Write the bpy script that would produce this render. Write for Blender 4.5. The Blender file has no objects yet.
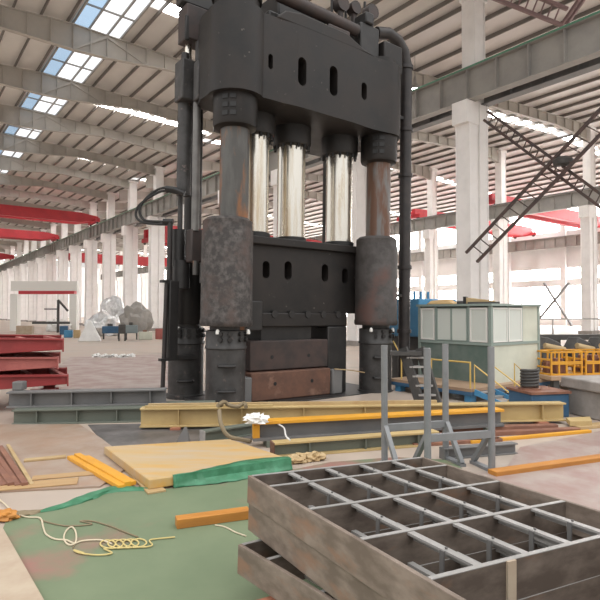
import bpy, bmesh, math, random
from mathutils import Vector as V, Matrix, noise
random.seed(7)
sc = bpy.context.scene
C = sc.collection
PI = math.pi
# ------------------------------------------------------------------ camera
H, F = 2.1, 550.0

PITCH = math.atan(12/550)
cam_d = bpy.data.cameras.new('camera'); cam = bpy.data.objects.new('camera', cam_d); C.objects.link(cam)
cam.location = (0, 0, H); cam.rotation_euler = (PI/2 + PITCH, 0, 0)
cam_d.sensor_width = 36; cam_d.lens = 36*F/600; cam_d.clip_end = 800
sc.camera = cam
RM = Matrix.Rotation(PI/2 + PITCH, 3, 'X')
def ray(x, y): return RM @ V(((x-300)/F, -(y-300)/F, -1))
def G(x, y, z=0.0):                       # point of the level z seen at x, y
    d = ray(x, y); return V((0, 0, H)) + d*((z-H)/d.z)
def P(x, y, Y):                           # point at distance Y
    d = ray(x, y); return V((0, 0, H)) + d*(Y/d.y)
# building axes: a runs along the column rows, b runs across the bays
A = V((-.5977, .8017, 0)); B = V((.8017, .5977, 0)); O0 = V((8.9, 28.3, 0))
def W(b, q, z=0.0): return O0 + B*b + A*q + V((0, 0, z))
def onb(x, y, b):                         # point of the vertical plane at b
    d = ray(x, y); o = V((0, 0, H)); t = (b - (o-O0).dot(B))/d.dot(B); return o + d*t
AB = math.atan2(B.y, B.x)                 # rotation so local x = b, local y = a

# ------------------------------------------------------------------ materials
def mat(name, col, col2=None, rough=.6, metal=0., scale=4., lo=.4, hi=.65, bump=0., stretch=(1, 1, 1), col3=None, scale3=1.2, lo3=.55, hi3=.7, rough2=None, detail=6):
    m = bpy.data.materials.new(name); m.use_nodes = True
    nt = m.node_tree; b = nt.nodes['Principled BSDF']
    b.inputs['Roughness'].default_value = rough; b.inputs['Metallic'].default_value = metal
    b.inputs['Base Color'].default_value = (*col, 1)
    if col2 is None: return m
    tc = nt.nodes.new('ShaderNodeTexCoord'); mp = nt.nodes.new('ShaderNodeMapping')
    mp.inputs['Scale'].default_value = stretch
    nt.links.new(tc.outputs['Object'], mp.inputs[0])
    def layer(scale, lo, hi, c1, c2, off):
        n = nt.nodes.new('ShaderNodeTexNoise'); n.inputs['Scale'].default_value = scale; n.inputs['Detail'].default_value = detail
        n.inputs['Roughness'].default_value = .6
        if off:
            ad = nt.nodes.new('ShaderNodeVectorMath'); ad.operation = 'ADD'; ad.inputs[1].default_value = (off, off*.7, -off)
            nt.links.new(mp.outputs[0], ad.inputs[0]); nt.links.new(ad.outputs[0], n.inputs['Vector'])
        else: nt.links.new(mp.outputs[0], n.inputs['Vector'])
        r = nt.nodes.new('ShaderNodeMapRange'); r.inputs[1].default_value = lo; r.inputs[2].default_value = hi
        nt.links.new(n.outputs['Fac'], r.inputs[0])
        mx = nt.nodes.new('ShaderNodeMix'); mx.data_type = 'RGBA'
        nt.links.new(r.outputs[0], mx.inputs[0])
        if isinstance(c1, tuple): mx.inputs[6].default_value = (*c1, 1)
        else: nt.links.new(c1, mx.inputs[6])
        mx.inputs[7].default_value = (*c2, 1)
        return n, r, mx.outputs[2]
    n, r, c = layer(scale, lo, hi, col, col2, 0)
    if col3 is not None:
        n3, r3, c = layer(scale3, lo3, hi3, c, col3, 13.7)
    nt.links.new(c, b.inputs['Base Color'])
    if rough2 is not None:
        mr = nt.nodes.new('ShaderNodeMapRange'); mr.inputs[3].default_value = rough; mr.inputs[4].default_value = rough2
        nt.links.new(r.outputs[0], mr.inputs[0]); nt.links.new(mr.outputs[0], b.inputs['Roughness'])
    if bump:
        bp = nt.nodes.new('ShaderNodeBump'); bp.inputs['Strength'].default_value = bump; bp.inputs['Distance'].default_value = .03
        nt.links.new(n.outputs['Fac'], bp.inputs['Height']); nt.links.new(bp.outputs[0], b.inputs['Normal'])
    return m
def emis(name, col, s):
    m = bpy.data.materials.new(name); m.use_nodes = True
    b = m.node_tree.nodes['Principled BSDF']; b.inputs['Base Color'].default_value = (.7, .7, .7, 1)
    b.inputs['Emission Color'].default_value = (*col, 1); b.inputs['Emission Strength'].default_value = s
    return m
def glass(name, tint, gl=.08):
    m = bpy.data.materials.new(name); m.use_nodes = True; nt = m.node_tree
    nt.nodes.remove(nt.nodes['Principled BSDF'])
    t = nt.nodes.new('ShaderNodeBsdfTransparent'); t.inputs[0].default_value = (*tint, 1)
    g = nt.nodes.new('ShaderNodeBsdfGlossy'); g.inputs['Roughness'].default_value = .12; g.inputs[0].default_value = (.9, .95, .93, 1)
    mx = nt.nodes.new('ShaderNodeMixShader'); mx.inputs[0].default_value = gl
    nt.links.new(t.outputs[0], mx.inputs[1]); nt.links.new(g.outputs[0], mx.inputs[2])
    nt.links.new(mx.outputs[0], nt.nodes['Material Output'].inputs[0])
    return m
M = {}
M['press'] = mat('press_iron', (.011, .0102, .0098), (.030, .0245, .022), .42, 0, 1.1, .36, .68, .05, col3=(.12, .10, .09), scale3=7, lo3=.68, hi3=.74, rough2=.6)
M['press'].node_tree.nodes['Principled BSDF'].inputs['Specular IOR Level'].default_value = .36
M['press_dark'] = mat('press_dark_iron', (.014, .013, .013), (.024, .022, .021), .5, 0, 3)
M['press_brown'] = mat('press_brown_iron', (.055, .038, .034), (.035, .03, .029), .6, 0, 3)
M['scab'] = mat('scabby_cast_iron', (.036, .031, .029), (.115, .102, .094), .75, 0, 8, .42, .74, .5, col3=(.075, .05, .042), scale3=1.6, lo3=.5, hi3=.66)
M['guide'] = mat('grey_guide_iron', (.055, .053, .052), (.03, .028, .027), .5, 0, 3.2, .4, .62, .06, col3=(.13, .10, .09), scale3=5, lo3=.62, hi3=.7)
M['upcol'] = mat('tie_column_steel', (.115, .112, .106), (.08, .077, .072), .38, .35, 3, .4, .6, col3=(.27, .115, .045), scale3=1.1, lo3=.52, hi3=.6, stretch=(1.2, 1.2, .3))
M['rod_grey'] = mat('grey_rod_steel', (.19, .185, .175), (.14, .135, .13), .35, .4, 3)
M['rustcol'] = mat('rusty_tie_column', (.17, .165, .16), (.14, .075, .05), .4, .3, 1.6, .42, .52, stretch=(1.6, 1.6, .3))
M['chrome'] = mat('chromed_ram', (.8, .77, .7), (.6, .5, .36), .22, .92, 3.2, .5, .66, stretch=(1.6, 1.6, .1), col3=(.42, .25, .13), scale3=1.5, lo3=.6, hi3=.68, rough2=.32)
M['die_red'] = mat('rusty_die_steel', (.15, .073, .047), (.1, .052, .037), .75, 0, 2.5, .4, .65, .08, col3=(.28, .16, .11), scale3=1.4)
M['die_dark'] = mat('dark_die_steel', (.06, .040, .035), (.038, .03, .028), .75, 0, 2.5, .4, .65)
M['black'] = mat('black_rubber', (.012, .012, .012), None, .5)
M['pipe'] = mat('dark_pipe', (.025, .022, .022), (.04, .033, .031), .5, 0, 4)
M['white_col'] = mat('white_painted_steel', (.88, .86, .845), (.79, .77, .755), .55, 0, 1.1, .45, .75)
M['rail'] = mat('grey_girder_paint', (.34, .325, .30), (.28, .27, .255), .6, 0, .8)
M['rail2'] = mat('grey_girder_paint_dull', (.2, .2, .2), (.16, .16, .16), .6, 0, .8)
M['greenstrip'] = mat('green_rail_strip', (.10, .25, .17), None, .6)
M['raf'] = mat('beige_rafter_paint', (.46, .43, .385), (.40, .375, .34), .6, 0, .7)
M['purlin'] = mat('purlin_steel', (.17, .155, .14), None, .6)
M['roof'] = mat('roof_sheet', (.74, .72, .685), (.68, .66, .63), .6, 0, .35)
M['roof2'] = mat('roof_sheet_grey', (.66, .63, .61), (.6, .575, .56), .6, 0, .35)
M['red'] = mat('red_crane_paint', (.50, .035, .045), (.42, .03, .04), .5, 0, 1)
M['redf'] = mat('red_oxide_paint', (.30, .035, .035), (.24, .03, .03), .55, 0, 2.5, .4, .65, col3=(.36, .09, .08), scale3=1.5)
M['redp'] = mat('faded_red_oxide', (.42, .13, .11), (.33, .09, .08), .6, 0, 2.5)
M['wall'] = mat('pale_cladding', (.74, .73, .73), (.68, .67, .67), .6, 0, .3)
M['light'] = emis('translucent_roof_panel', (1, .98, .955), 18.0)
M['pane'] = emis('milky_window_glass', (1, .985, .97), 7.0)
M['skyblue'] = glass('sky_tinted_glazing', (.60, .70, .80), .05)  # tint puts the blue of the sky behind into the glass
M['skywhite'] = emis('milky_roof_glazing', (.90, .95, 1), .66)
M['floor'] = mat('concrete_floor', (.47, .385, .32), (.385, .32, .265), .55, 0, .5, .4, .65, 0, col3=(.25, .225, .2), scale3=.22, lo3=.55, hi3=.7, rough2=.4)
M['tarp'] = mat('green_ground_sheet', (.135, .175, .10), (.165, .205, .12), .65, 0, 1.2, .35, .65, .03, col3=(.28, .14, .115), scale3=.5, lo3=.56, hi3=.66)
M['tarp_fold'] = mat('green_tarpaulin', (.03, .15, .07), (.055, .215, .115), .5, 0, 5, .4, .6)
M['plate'] = mat('rusted_floor_plate', (.30, .21, .15), (.36, .285, .235), .5, 0, 1.1, .4, .62, 0, col3=(.34, .22, .15), scale3=.9, lo3=.5, hi3=.66, rough2=.38)
M['greyplate'] = mat('worn_shaded_plate', (.075, .068, .064), (.17, .155, .15), .42, 0, 1.0, .42, .66, rough2=.35)  # worn grey, deepened with painted shade from the beams
M['pinkplate'] = mat('pink_primer_plate', (.29, .19, .165), (.34, .28, .25), .45, 0, 1.3, .4, .6, 0, rough2=.36)
M['beige'] = mat('beige_plate', (.44, .36, .27), (.38, .29, .21), .6, 0, 3, .4, .65)
M['yplat'] = mat('yellow_tan_plate', (.48, .34, .17), (.55, .32, .08), .55, 0, 2.2, .4, .62, 0, stretch=(.5, 2.5, 1), col3=(.47, .37, .25), scale3=1.0, lo3=.45, hi3=.65)
M['yellow'] = mat('yellow_paint', (.68, .33, .025), (.62, .29, .03), .5, 0, 3)
M['paley'] = mat('pale_yellow_primer', (.50, .37, .17), (.43, .31, .14), .55, 0, 2, .4, .65)
M['orange'] = mat('orange_plank', (.50, .21, .035), (.38, .155, .03), .6, 0, 3, .4, .65, 0, stretch=(.4, 3, 3))
M['brownbar'] = mat('rust_brown_bar', (.20, .09, .06), (.28, .13, .08), .6, 0, 3)
M['board'] = mat('tan_board', (.44, .29, .14), (.40, .25, .12), .6, 0, 3, .4, .65, 0, stretch=(.4, 3, 3))
M['tan'] = mat('tan_bar', (.46, .34, .18), (.40, .27, .13), .6, 0, 3)
M['greyb'] = mat('grey_primer_beam', (.135, .135, .135), (.17, .165, .16), .55, 0, 1.5)
M['greenb'] = mat('greenish_primer_beam', (.14, .155, .125), (.13, .145, .12), .55, 0, 2)
M['mill'] = mat('mill_scale_steel', (.15, .115, .09), (.27, .215, .175), .55, .1, 3, .4, .66, 0, stretch=(1.2, 1.2, 3), col3=(.25, .15, .10), scale3=1.6, lo3=.58, hi3=.7)
M['mill_shaded'] = mat('shaded_mill_steel', (.085, .064, .051), (.17, .135, .11), .55, .1, 3, .4, .66, 0, stretch=(1.2, 1.2, 3), col3=(.17, .10, .065), scale3=1.6, lo3=.58, hi3=.7)  # shaded copy of mill for inner webs; the sides keep the lit tone
M['bar_dark'] = mat('dark_flat_bar', (.13, .125, .12), None, .5)
M['bar'] = mat('grey_flat_bar', (.37, .355, .34), (.30, .29, .275), .45, .2, 3)
M['stand'] = mat('grey_stand_paint', (.22, .225, .23), (.17, .175, .18), .5, 0, 3)
M['boothp'] = mat('pale_green_panel', (.62, .64, .54), (.54, .56, .47), .5, 0, 1.5)
M['boothf'] = mat('green_booth_frame', (.27, .33, .30), None, .5)
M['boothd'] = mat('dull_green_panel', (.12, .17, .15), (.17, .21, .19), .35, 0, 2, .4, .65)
M['whitef'] = mat('white_window_frame', (.75, .74, .70), None, .5)
bgm = bpy.data.materials.new('pale_booth_glass'); bgm.use_nodes = True; M['boothg'] = bgm  # whitish body paints reflected and inner light into the glass
_n = bgm.node_tree; _p = _n.nodes['Principled BSDF']; _p.inputs['Base Color'].default_value = (.84, .87, .82, 1); _p.inputs['Roughness'].default_value = .12
_t = _n.nodes.new('ShaderNodeBsdfTransparent'); _t.inputs[0].default_value = (.85, .92, .88, 1); _m = _n.nodes.new('ShaderNodeMixShader'); _m.inputs[0].default_value = .68
_n.links.new(_t.outputs[0], _m.inputs[1]); _n.links.new(_p.outputs[0], _m.inputs[2]); _n.links.new(_m.outputs[0], _n.nodes['Material Output'].inputs[0])
M['yrail'] = mat('yellow_handrail', (.62, .42, .12), None, .5)
M['blue'] = mat('blue_paint', (.07, .26, .46), (.06, .22, .4), .5, 0, 2)
M['dblue'] = mat('deep_blue_paint', (.035, .10, .19), (.05, .13, .23), .5, 0, 2)
M['deck'] = mat('worn_deck', (.38, .26, .17), (.3, .2, .13), .6, 0, 2)
M['concrete'] = mat('concrete_block', (.34, .31, .285), (.25, .23, .21), .8, 0, 3, .4, .65, .1)
M['dark'] = mat('dark_machine_paint', (.05, .048, .046), (.08, .075, .07), .6, 0, 3)
M['wood'] = mat('softwood', (.40, .16, .09), (.3, .12, .07), .7, 0, 4, stretch=(.5, 4, 4))
M['rope'] = mat('yellow_rope', (.55, .44, .18), None, .7)
M['cable'] = mat('pale_cable', (.58, .5, .36), None, .6)
M['cable2'] = mat('brown_cable', (.22, .17, .10), None, .6)
M['whitetarp'] = mat('white_sheet', (.78, .77, .75), (.68, .67, .65), .6, 0, 2)
M['silver'] = mat('silver_foil', (.75, .75, .75), (.55, .55, .55), .35, .7, 3, .4, .6, .3)
M['mauve'] = mat('mauve_lattice', (.25, .17, .17), None, .6)
M['lattice'] = mat('dark_brown_lattice', (.06, .045, .042), (.10, .06, .05), .6, 0, 3)
M['ochre'] = mat('ochre_sheet', (.5, .33, .15), None, .6)
M['teal'] = mat('grey_teal_paint', (.22, .27, .28), None, .6)

# ------------------------------------------------------------------ mesh builder
class MB:
    def __init__(s): s.v = []; s.f = []
    def add(s, vs, fs):
        n = len(s.v); s.v += [tuple(p) for p in vs]; s.f += [tuple(i+n for i in f) for f in fs]; return s
    def box(s, x0, x1, y0, y1, z0, z1):
        return s.hexa([(x0, y0, z0), (x1, y0, z0), (x1, y1, z0), (x0, y1, z0)], [(x0, y0, z1), (x1, y0, z1), (x1, y1, z1), (x0, y1, z1)])
    def hexa(s, lo, hi):
        n = len(lo); vs = list(lo)+list(hi)
        fs = [tuple(range(n-1, -1, -1)), tuple(range(n, 2*n))] + [(i, (i+1) % n, n+(i+1) % n, n+i) for i in range(n)]
        return s.add(vs, fs)
    def prism(s, poly, z0, z1): return s.hexa([(x, y, z0) for x, y in poly], [(x, y, z1) for x, y in poly])
    def bar(s, p0, p1, w, h, up=(0, 0, 1)):            # rectangular bar between points
        p0, p1 = V(p0), V(p1); d = (p1-p0).normalized(); u = V(up)
        if abs(d.dot(u)) > .99: u = V((1, 0, 0))
        r = d.cross(u).normalized()*w/2; t = r.cross(d).normalized()*h/2
        return s.hexa([p0-r-t, p0+r-t, p0+r+t, p0-r+t], [p1-r-t, p1+r-t, p1+r+t, p1-r+t])
    def cyl(s, p0, p1, r, n=20, r2=None):
        p0, p1 = V(p0), V(p1); r2 = r if r2 is None else r2
        d = (p1-p0).normalized(); u = V((0, 0, 1)) if abs(d.z) < .9 else V((1, 0, 0))
        a = d.cross(u).normalized(); b = d.cross(a)
        c = [(a*math.cos(2*PI*i/n)+b*math.sin(2*PI*i/n)) for i in range(n)]
        return s.hexa([p0+k*r for k in c], [p1+k*r2 for k in c])
    def lathe(s, prof, cx=0, cy=0, n=32):
        vs = []; fs = []
        for r, z in prof: vs += [(cx+r*math.cos(2*PI*i/n), cy+r*math.sin(2*PI*i/n), z) for i in range(n)]
        for k in range(len(prof)-1):
            for i in range(n): fs.append((k*n+i, k*n+(i+1) % n, (k+1)*n+(i+1) % n, (k+1)*n+i))
        fs.append(tuple(range(n-1, -1, -1))); fs.append(tuple((len(prof)-1)*n+i for i in range(n)))
        return s.add(vs, fs)
    def tube(s, pts, r, n=8):
        pts = [V(p) for p in pts]; rings = []; prev = None
        for i, p in enumerate(pts):
            d = (pts[min(i+1, len(pts)-1)]-pts[max(i-1, 0)]).normalized()
            if prev is None:
                u = V((0, 0, 1)) if abs(d.z) < .9 else V((1, 0, 0)); a = d.cross(u).normalized()
            else: a = (prev - d*prev.dot(d)).normalized()
            prev = a; b = d.cross(a)
            rings += [p+(a*math.cos(2*PI*k/n)+b*math.sin(2*PI*k/n))*r for k in range(n)]
        m = len(pts)
        fs = [(i*n+k, i*n+(k+1) % n, (i+1)*n+(k+1) % n, (i+1)*n+k) for i in range(m-1) for k in range(n)]
        fs += [tuple(range(n-1, -1, -1)), tuple((m-1)*n+k for k in range(n))]
        return s.add(rings, fs)
    def hbeam(s, L, w, h, t=.03, y=0, z=0, x0=0):       # I section along x
        s.box(x0, x0+L, y-w/2, y+w/2, z, z+t); s.box(x0, x0+L, y-w/2, y+w/2, z+h-t, z+h)
        return s.box(x0, x0+L, y-t/2, y+t/2, z+t, z+h-t)
    def build(s, name, m, parent=None, bevel=0, loc=None, rz=0, smooth=True):
        me = bpy.data.meshes.new(name); me.from_pydata(s.v, [], s.f)
        bm = bmesh.new(); bm.from_mesh(me); bmesh.ops.recalc_face_normals(bm, faces=bm.faces); bm.to_mesh(me); bm.free()
        me.materials.append(M[m] if isinstance(m, str) else m)
        if smooth:
            me.polygons.foreach_set('use_smooth', [True]*len(me.polygons)); me.set_sharp_from_angle(angle=math.radians(38))
        o = bpy.data.objects.new(name, me); C.objects.link(o)
        if parent: o.parent = parent
        if loc is not None: o.location = loc
        if rz: o.rotation_euler.z = rz
        if bevel:
            b = o.modifiers.new('bevel', 'BEVEL'); b.width = bevel; b.segments = 2; b.limit_method = 'ANGLE'; b.angle_limit = math.radians(40)
        return o
def tag(o, label=None, cat=None, group=None, kind=None):
    if label: o['label'] = label
    if cat: o['category'] = cat
    if group: o['group'] = group
    if kind: o['kind'] = kind
    return o
def empty(name, loc, rz=0, label=None, cat=None, group=None):
    o = bpy.data.objects.new(name, None); C.objects.link(o); o.location = loc; o.rotation_euler.z = rz
    o.empty_display_size = .2
    return tag(o, label, cat, group)
def kids(o): return [c for c in bpy.data.objects if c.parent == o]
def copy_tree(o, parent=None):
    c = o.copy(); C.objects.link(c)
    if parent: c.parent = parent
    for ch in kids(o): copy_tree(ch, c)
    return c
def cut(o, cutter):
    """subtract the builder's solids from o"""
    k = cutter.build('tmp', 'press_dark', smooth=False)
    b = o.modifiers.new('c', 'BOOLEAN'); b.operation = 'DIFFERENCE'; b.object = k; b.solver = 'EXACT'
    dg = bpy.context.evaluated_depsgraph_get(); dg.update()
    me = bpy.data.meshes.new_from_object(o.evaluated_get(dg)); old = o.data
    o.modifiers.clear(); o.data = me; me.name = old.name
    me.set_sharp_from_angle(angle=math.radians(38))
    bpy.data.objects.remove(k)
def spline(pts, n=6):
    pts = [V(p) for p in pts]; out = []
    for i in range(len(pts)-1):
        p0, p1, p2, p3 = pts[max(i-1, 0)], pts[i], pts[i+1], pts[min(i+2, len(pts)-1)]
        for k in range(n):
            t = k/n
            out.append(.5*((2*p1)+(p2-p0)*t+(2*p0-5*p1+4*p2-p3)*t*t+(3*p1-p0-3*p2+p3)*t**3))
    return out+[pts[-1]]
def along(p0, p1):
    d = V(p1)-V(p0); return d.xy.length, math.atan2(d.y, d.x)

# ================================================================== SETTING
def struct(o): o['kind'] = 'structure'; return o
fl = MB(); fl.box(-150, 110, -6, 260, -.3, 0); struct(fl.build('floor', 'floor', smooth=False))
# ---- roof
QS, QE = 6.0, 190.0
def rz1(b): return 18.85 + .7*(1-abs(b+15.5)/15.5)
BR, BW = 30.0, 62.0
def rz2(b): return 18.85+1.6*b/BR if b <= BR else 20.45-1.6*(b-BR)/(BW-BR)
def sheet(b0, b1, q0, q1, rz, th=.06):
    m = MB(); lo = []; hi = []
    for b, q in ((b0, q0), (b1, q0), (b1, q1), (b0, q1)):
        p = W(b, q, rz(b)); lo.append(p); hi.append(p+V((0, 0, th)))
    return m.hexa(lo, hi)
def joinb(ms):
    m = MB()
    for k in ms: m.add(k.v, k.f)
    return m
SKY0, SKY1 = -15.5, -12.6
strips = [11.9+16.8*i for i in range(11)]
strips2 = [11.7+19.3*i for i in range(10)]
PS = 1.45
# bay 1 roof: the skylight band stays open and the rows of translucent panels are let in
parts = [sheet(-31, SKY0, -8, QE, rz1)]
qs = [-9]+[v for s in strips for v in (s-.55, s+.55)]+[QE]
NP1 = int(-SKY1/PS)
for i in range(0, len(qs), 2):
    parts.append(sheet(SKY1, 0, qs[i], qs[i+1], rz1))
roof1 = struct(joinb(parts).build('ceiling', 'roof', smooth=False))
for k in range(NP1+1):                              # purlins of the right slope
    b = -.3-k*PS
    m = MB(); m.bar(W(b, -9, rz1(b)-.13), W(b, QE, rz1(b)-.13), .07, .24); m.build('purlin', 'purlin', roof1, smooth=False)
for k in range(9):
    b = SKY0-.3-k*PS
    m = MB(); m.bar(W(b, -8, rz1(b)-.13), W(b, QE, rz1(b)-.13), .07, .24); m.build('purlin', 'purlin', roof1, smooth=False)
wn = 0
def window(m, matn):
    global wn; wn += 1
    return struct(m.build('window_%d' % wn, matn, smooth=False))
for s in strips:
    m = MB()
    for k in range(NP1): 
        b = -.3-k*PS; m.add(*(lambda h: (h.v, h.f))(sheet(b-PS+.22, b-.22, s-.5, s+.5, rz1, .05)))
    window(m, 'light')
# ridge glazing: a clear band tinted sky blue, a milky band and glazing bars
m = MB(); m.add(*(lambda h: (h.v, h.f))(sheet(SKY0, SKY0+1.0, QS, QE, rz1, .03))); window(m, 'skyblue')
m = MB(); m.add(*(lambda h: (h.v, h.f))(sheet(SKY0+1.0, SKY1, QS, QE, rz1, .03))); w2 = window(m, 'skywhite')
m = MB()
for b in (SKY0+.05, SKY0+1.0, SKY0+2.1, SKY1): m.bar(W(b, QS, rz1(b)-.08), W(b, QE, rz1(b)-.08), .09, .14)
for i in range(60): 
    q = QS+2.8*i
    if q < QE: m.bar(W(SKY0, q, rz1(SKY0)-.05), W(SKY1, q, rz1(SKY1)-.05), .07, .1)
m.build('glazing_bar', 'rail', w2, smooth=False)
# the farther bays
parts = []
qs = [-12]+[v for q_ in strips2 for v in (q_-.55, q_+.55)]+[QE]
for b0, b1 in ((0, BR), (BR, BW)):
    for i in range(0, len(qs), 2): parts.append(sheet(b0, b1, qs[i], qs[i+1], rz2))
roof2 = struct(joinb(parts).build('ceiling_back', 'roof2', smooth=False))
for k in range(28):
    b = .9+k*2.2
    m = MB(); m.bar(W(b, -12, rz2(b)-.13), W(b, QE, rz2(b)-.13), .08, .24); m.build('purlin', 'purlin', roof2, smooth=False)
for q_ in strips2:
    m = MB()
    for k in range(27):
        b = .9+k*2.2
        if abs(b+1.1-BR) < 1.2: continue
        m.add(*(lambda h: (h.v, h.f))(sheet(b+.3, b+1.9, q_-.5, q_+.5, rz2, .05)))
    window(m, 'light')

# ---- wall behind the far bays, its window bands
QW0, QW1 = -12, 200
zb = [(0, 1.0), (6.2, 7.3), (9.0, 14.9), (18.6, 19.2)]
WB = 61.0
m = MB()
for z0, z1 in zb:
    m.hexa([W(WB, QW0, z0), W(WB+.3, QW0, z0), W(WB+.3, QW1, z0), W(WB, QW1, z0)], [W(WB, QW0, z1), W(WB+.3, QW0, z1), W(WB+.3, QW1, z1), W(WB, QW1, z1)])
q = QW0
while q < QW1:
    m.hexa([W(WB-.6, q, 0), W(WB+.3, q, 0), W(WB+.3, q+.9, 0), W(WB-.6, q+.9, 0)], [W(WB-.6, q, 18.5), W(WB+.3, q, 18.5), W(WB+.3, q+.9, 18.5), W(WB-.6, q+.9, 18.5)]); q += 9.65
struct(m.build('wall_right', 'wall', smooth=False))
for z0, z1 in ((1.0, 6.2), (7.3, 9.0), (14.9, 18.6)):
    m = MB(); m.hexa([W(WB+.1, QW0, z0), W(WB+.14, QW0, z0), W(WB+.14, QW1, z0), W(WB+.1, QW1, z0)], [W(WB+.1, QW0, z1), W(WB+.14, QW0, z1), W(WB+.14, QW1, z1), W(WB+.1, QW1, z1)])
    w = window(m, 'pane')
    f = MB(); q = QW0+1.6
    while q < QW1: f.bar(W(WB+.05, q, z0), W(WB+.05, q, z1), .09, .09); q += 1.6
    f.bar(W(WB+.05, QW0, (z0+z1)/2), W(WB+.05, QW1, (z0+z1)/2), .08, .08)
    f.build('window_frame', 'whitef', w, smooth=False)
# far end wall
m = MB(); m.hexa([W(-31, 195, 0), W(61, 195, 0), W(61, 195.3, 0), W(-31, 195.3, 0)], [W(-31, 195, 19), W(61, 195, 18.5), W(61, 195.3, 18.5), W(-31, 195.3, 19)])
struct(m.build('wall_far', 'wall', smooth=False))

# ================================================================== COLUMNS, RUNWAYS, RAFTERS
def make_column(zr=12.8, zt=18.5):
    root = empty('building_column', (0, 0, 0), AB)
    m = MB()                                        # two flanged shafts with a groove between
    for x0, x1 in ((-.75, -.12), (.12, .75)): m.box(x0, x1, -.4, .4, .3, zr)
    m.box(-.12, .12, -.3, .3, .3, zr)
    for y in (-.42, .40): m.box(-.79, -.71, y-.02, y+.04, .3, zr); m.box(.71, .79, y-.02, y+.04, .3, zr)
    m.build('lower_shaft', 'white_col', root, bevel=.015)
    u = MB(); u.box(-.2, .6, -.33, .33, zr, zt); u.box(-.26, -.2, -.4, .4, zr, zt); u.box(.6, .66, -.4, .4, zr, zt); u.box(-.4, .8, -.45, .45, zt-.25, zt)
    u.build('upper_shaft', 'white_col', root, bevel=.015)
    k = MB(); k.box(-1.02, -.05, -.47, .47, zr-1.15, zr-.003)
    k.build('bracket', 'white_col', root, bevel=.02)
    b = MB(); b.box(-1.0, 1.0, -.65, .65, 0, .3); b.build('footing', 'concrete', root)
    return root
col = make_column()
K0 = -1
for k in range(K0, 22):
    o = col if k == K0 else copy_tree(col)
    o.location = W(0, 8.4*k)
    if k == 0: tag(o, 'tall white steel column standing right behind the glass control booth', 'column', 'white columns carrying the grey crane girder')
    elif k == -1: tag(o, 'white column at the right end of the dark X lattice brace', 'column', 'white columns carrying the grey crane girder')
    elif k == 1: tag(o, 'white column seen between the press rams, beside the rusty tie column', 'column', 'white columns carrying the grey crane girder')
    elif k == 2: tag(o, 'white column seen just left of the middle chromed ram', 'column', 'white columns carrying the grey crane girder')
    elif k == 3: tag(o, 'white column hidden mostly behind the front tie column of the press', 'column', 'white columns carrying the grey crane girder')
    elif k == 4: tag(o, 'white column hidden mostly behind the left side of the press', 'column', 'white columns carrying the grey crane girder')
    elif k == 5: tag(o, 'white column beside the looping black hoses left of the press', 'column', 'white columns carrying the grey crane girder')
    elif k == 6: tag(o, 'white column second to the left from the hose loop', 'column', 'white columns carrying the grey crane girder')
    elif k == 7: tag(o, 'white column third to the left from the hose loop', 'column', 'white columns carrying the grey crane girder')
    elif k == 8: tag(o, 'white column right above the white pyramid shaped sheet', 'column', 'white columns carrying the grey crane girder')
    else: tag(o, 'distant white column in the shrinking far left part of the row', 'column', 'white columns carrying the grey crane girder')
col2 = make_column(12.3, 20.0)
for k in range(0, 17):
    o = col2 if k == 0 else copy_tree(col2)
    o.location = W(30, 8.43+9.65*k)
    g = 'white columns of the back row'
    if k == 0: tag(o, 'white back row column at the right picture edge behind the lattice brace', 'column', g)
    elif k == 1: tag(o, 'white back row column just right of the tall booth column', 'column', g)
    elif k == 2: tag(o, 'white back row column just left of the tall booth column', 'column', g)
    else: tag(o, 'distant white back row column seen in gaps of the front row', 'column', g)
def runway(name, b, z0, h, matn, q0, q1, label, w=.55, strip=True):
    L = q1-q0; o = empty(name, W(b, q0, z0), AB+PI/2, label, 'crane girder')
    m = MB(); m.hbeam(L, w, h, .05)
    x = .3
    while x < L: m.box(x-.02, x+.02, -w/2+.02, w/2-.02, .05, h-.05); x += 1.68
    m.build('plate_girder', matn, o, smooth=False)
    r = MB(); r.box(0, L, -.06, .06, h, h+.14); r.build('crane_rail', 'rail2', o, smooth=False)
    if strip:
        r = MB(); r.box(0, L, w/2, w/2+.04, h-.02, h+.06); r.build('edge_strip', 'greenstrip', o, smooth=False)
    return o
runway('crane_girder', -.55, 12.82, 1.6, 'rail', -14, 180, 'long grey crane girder with green edge strip running behind the press')
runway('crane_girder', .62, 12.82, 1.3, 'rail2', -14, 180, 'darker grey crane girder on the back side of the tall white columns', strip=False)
runway('crane_girder', 29.4, 12.32, 1.5, 'rail', -4, 160, 'slimmer grey crane girder on the back row of columns', strip=False)
runway('crane_girder', 59.9, 12.2, 1.6, 'rail', -6, 180, 'farthest grey crane girder along the bright window wall', strip=False)
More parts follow.
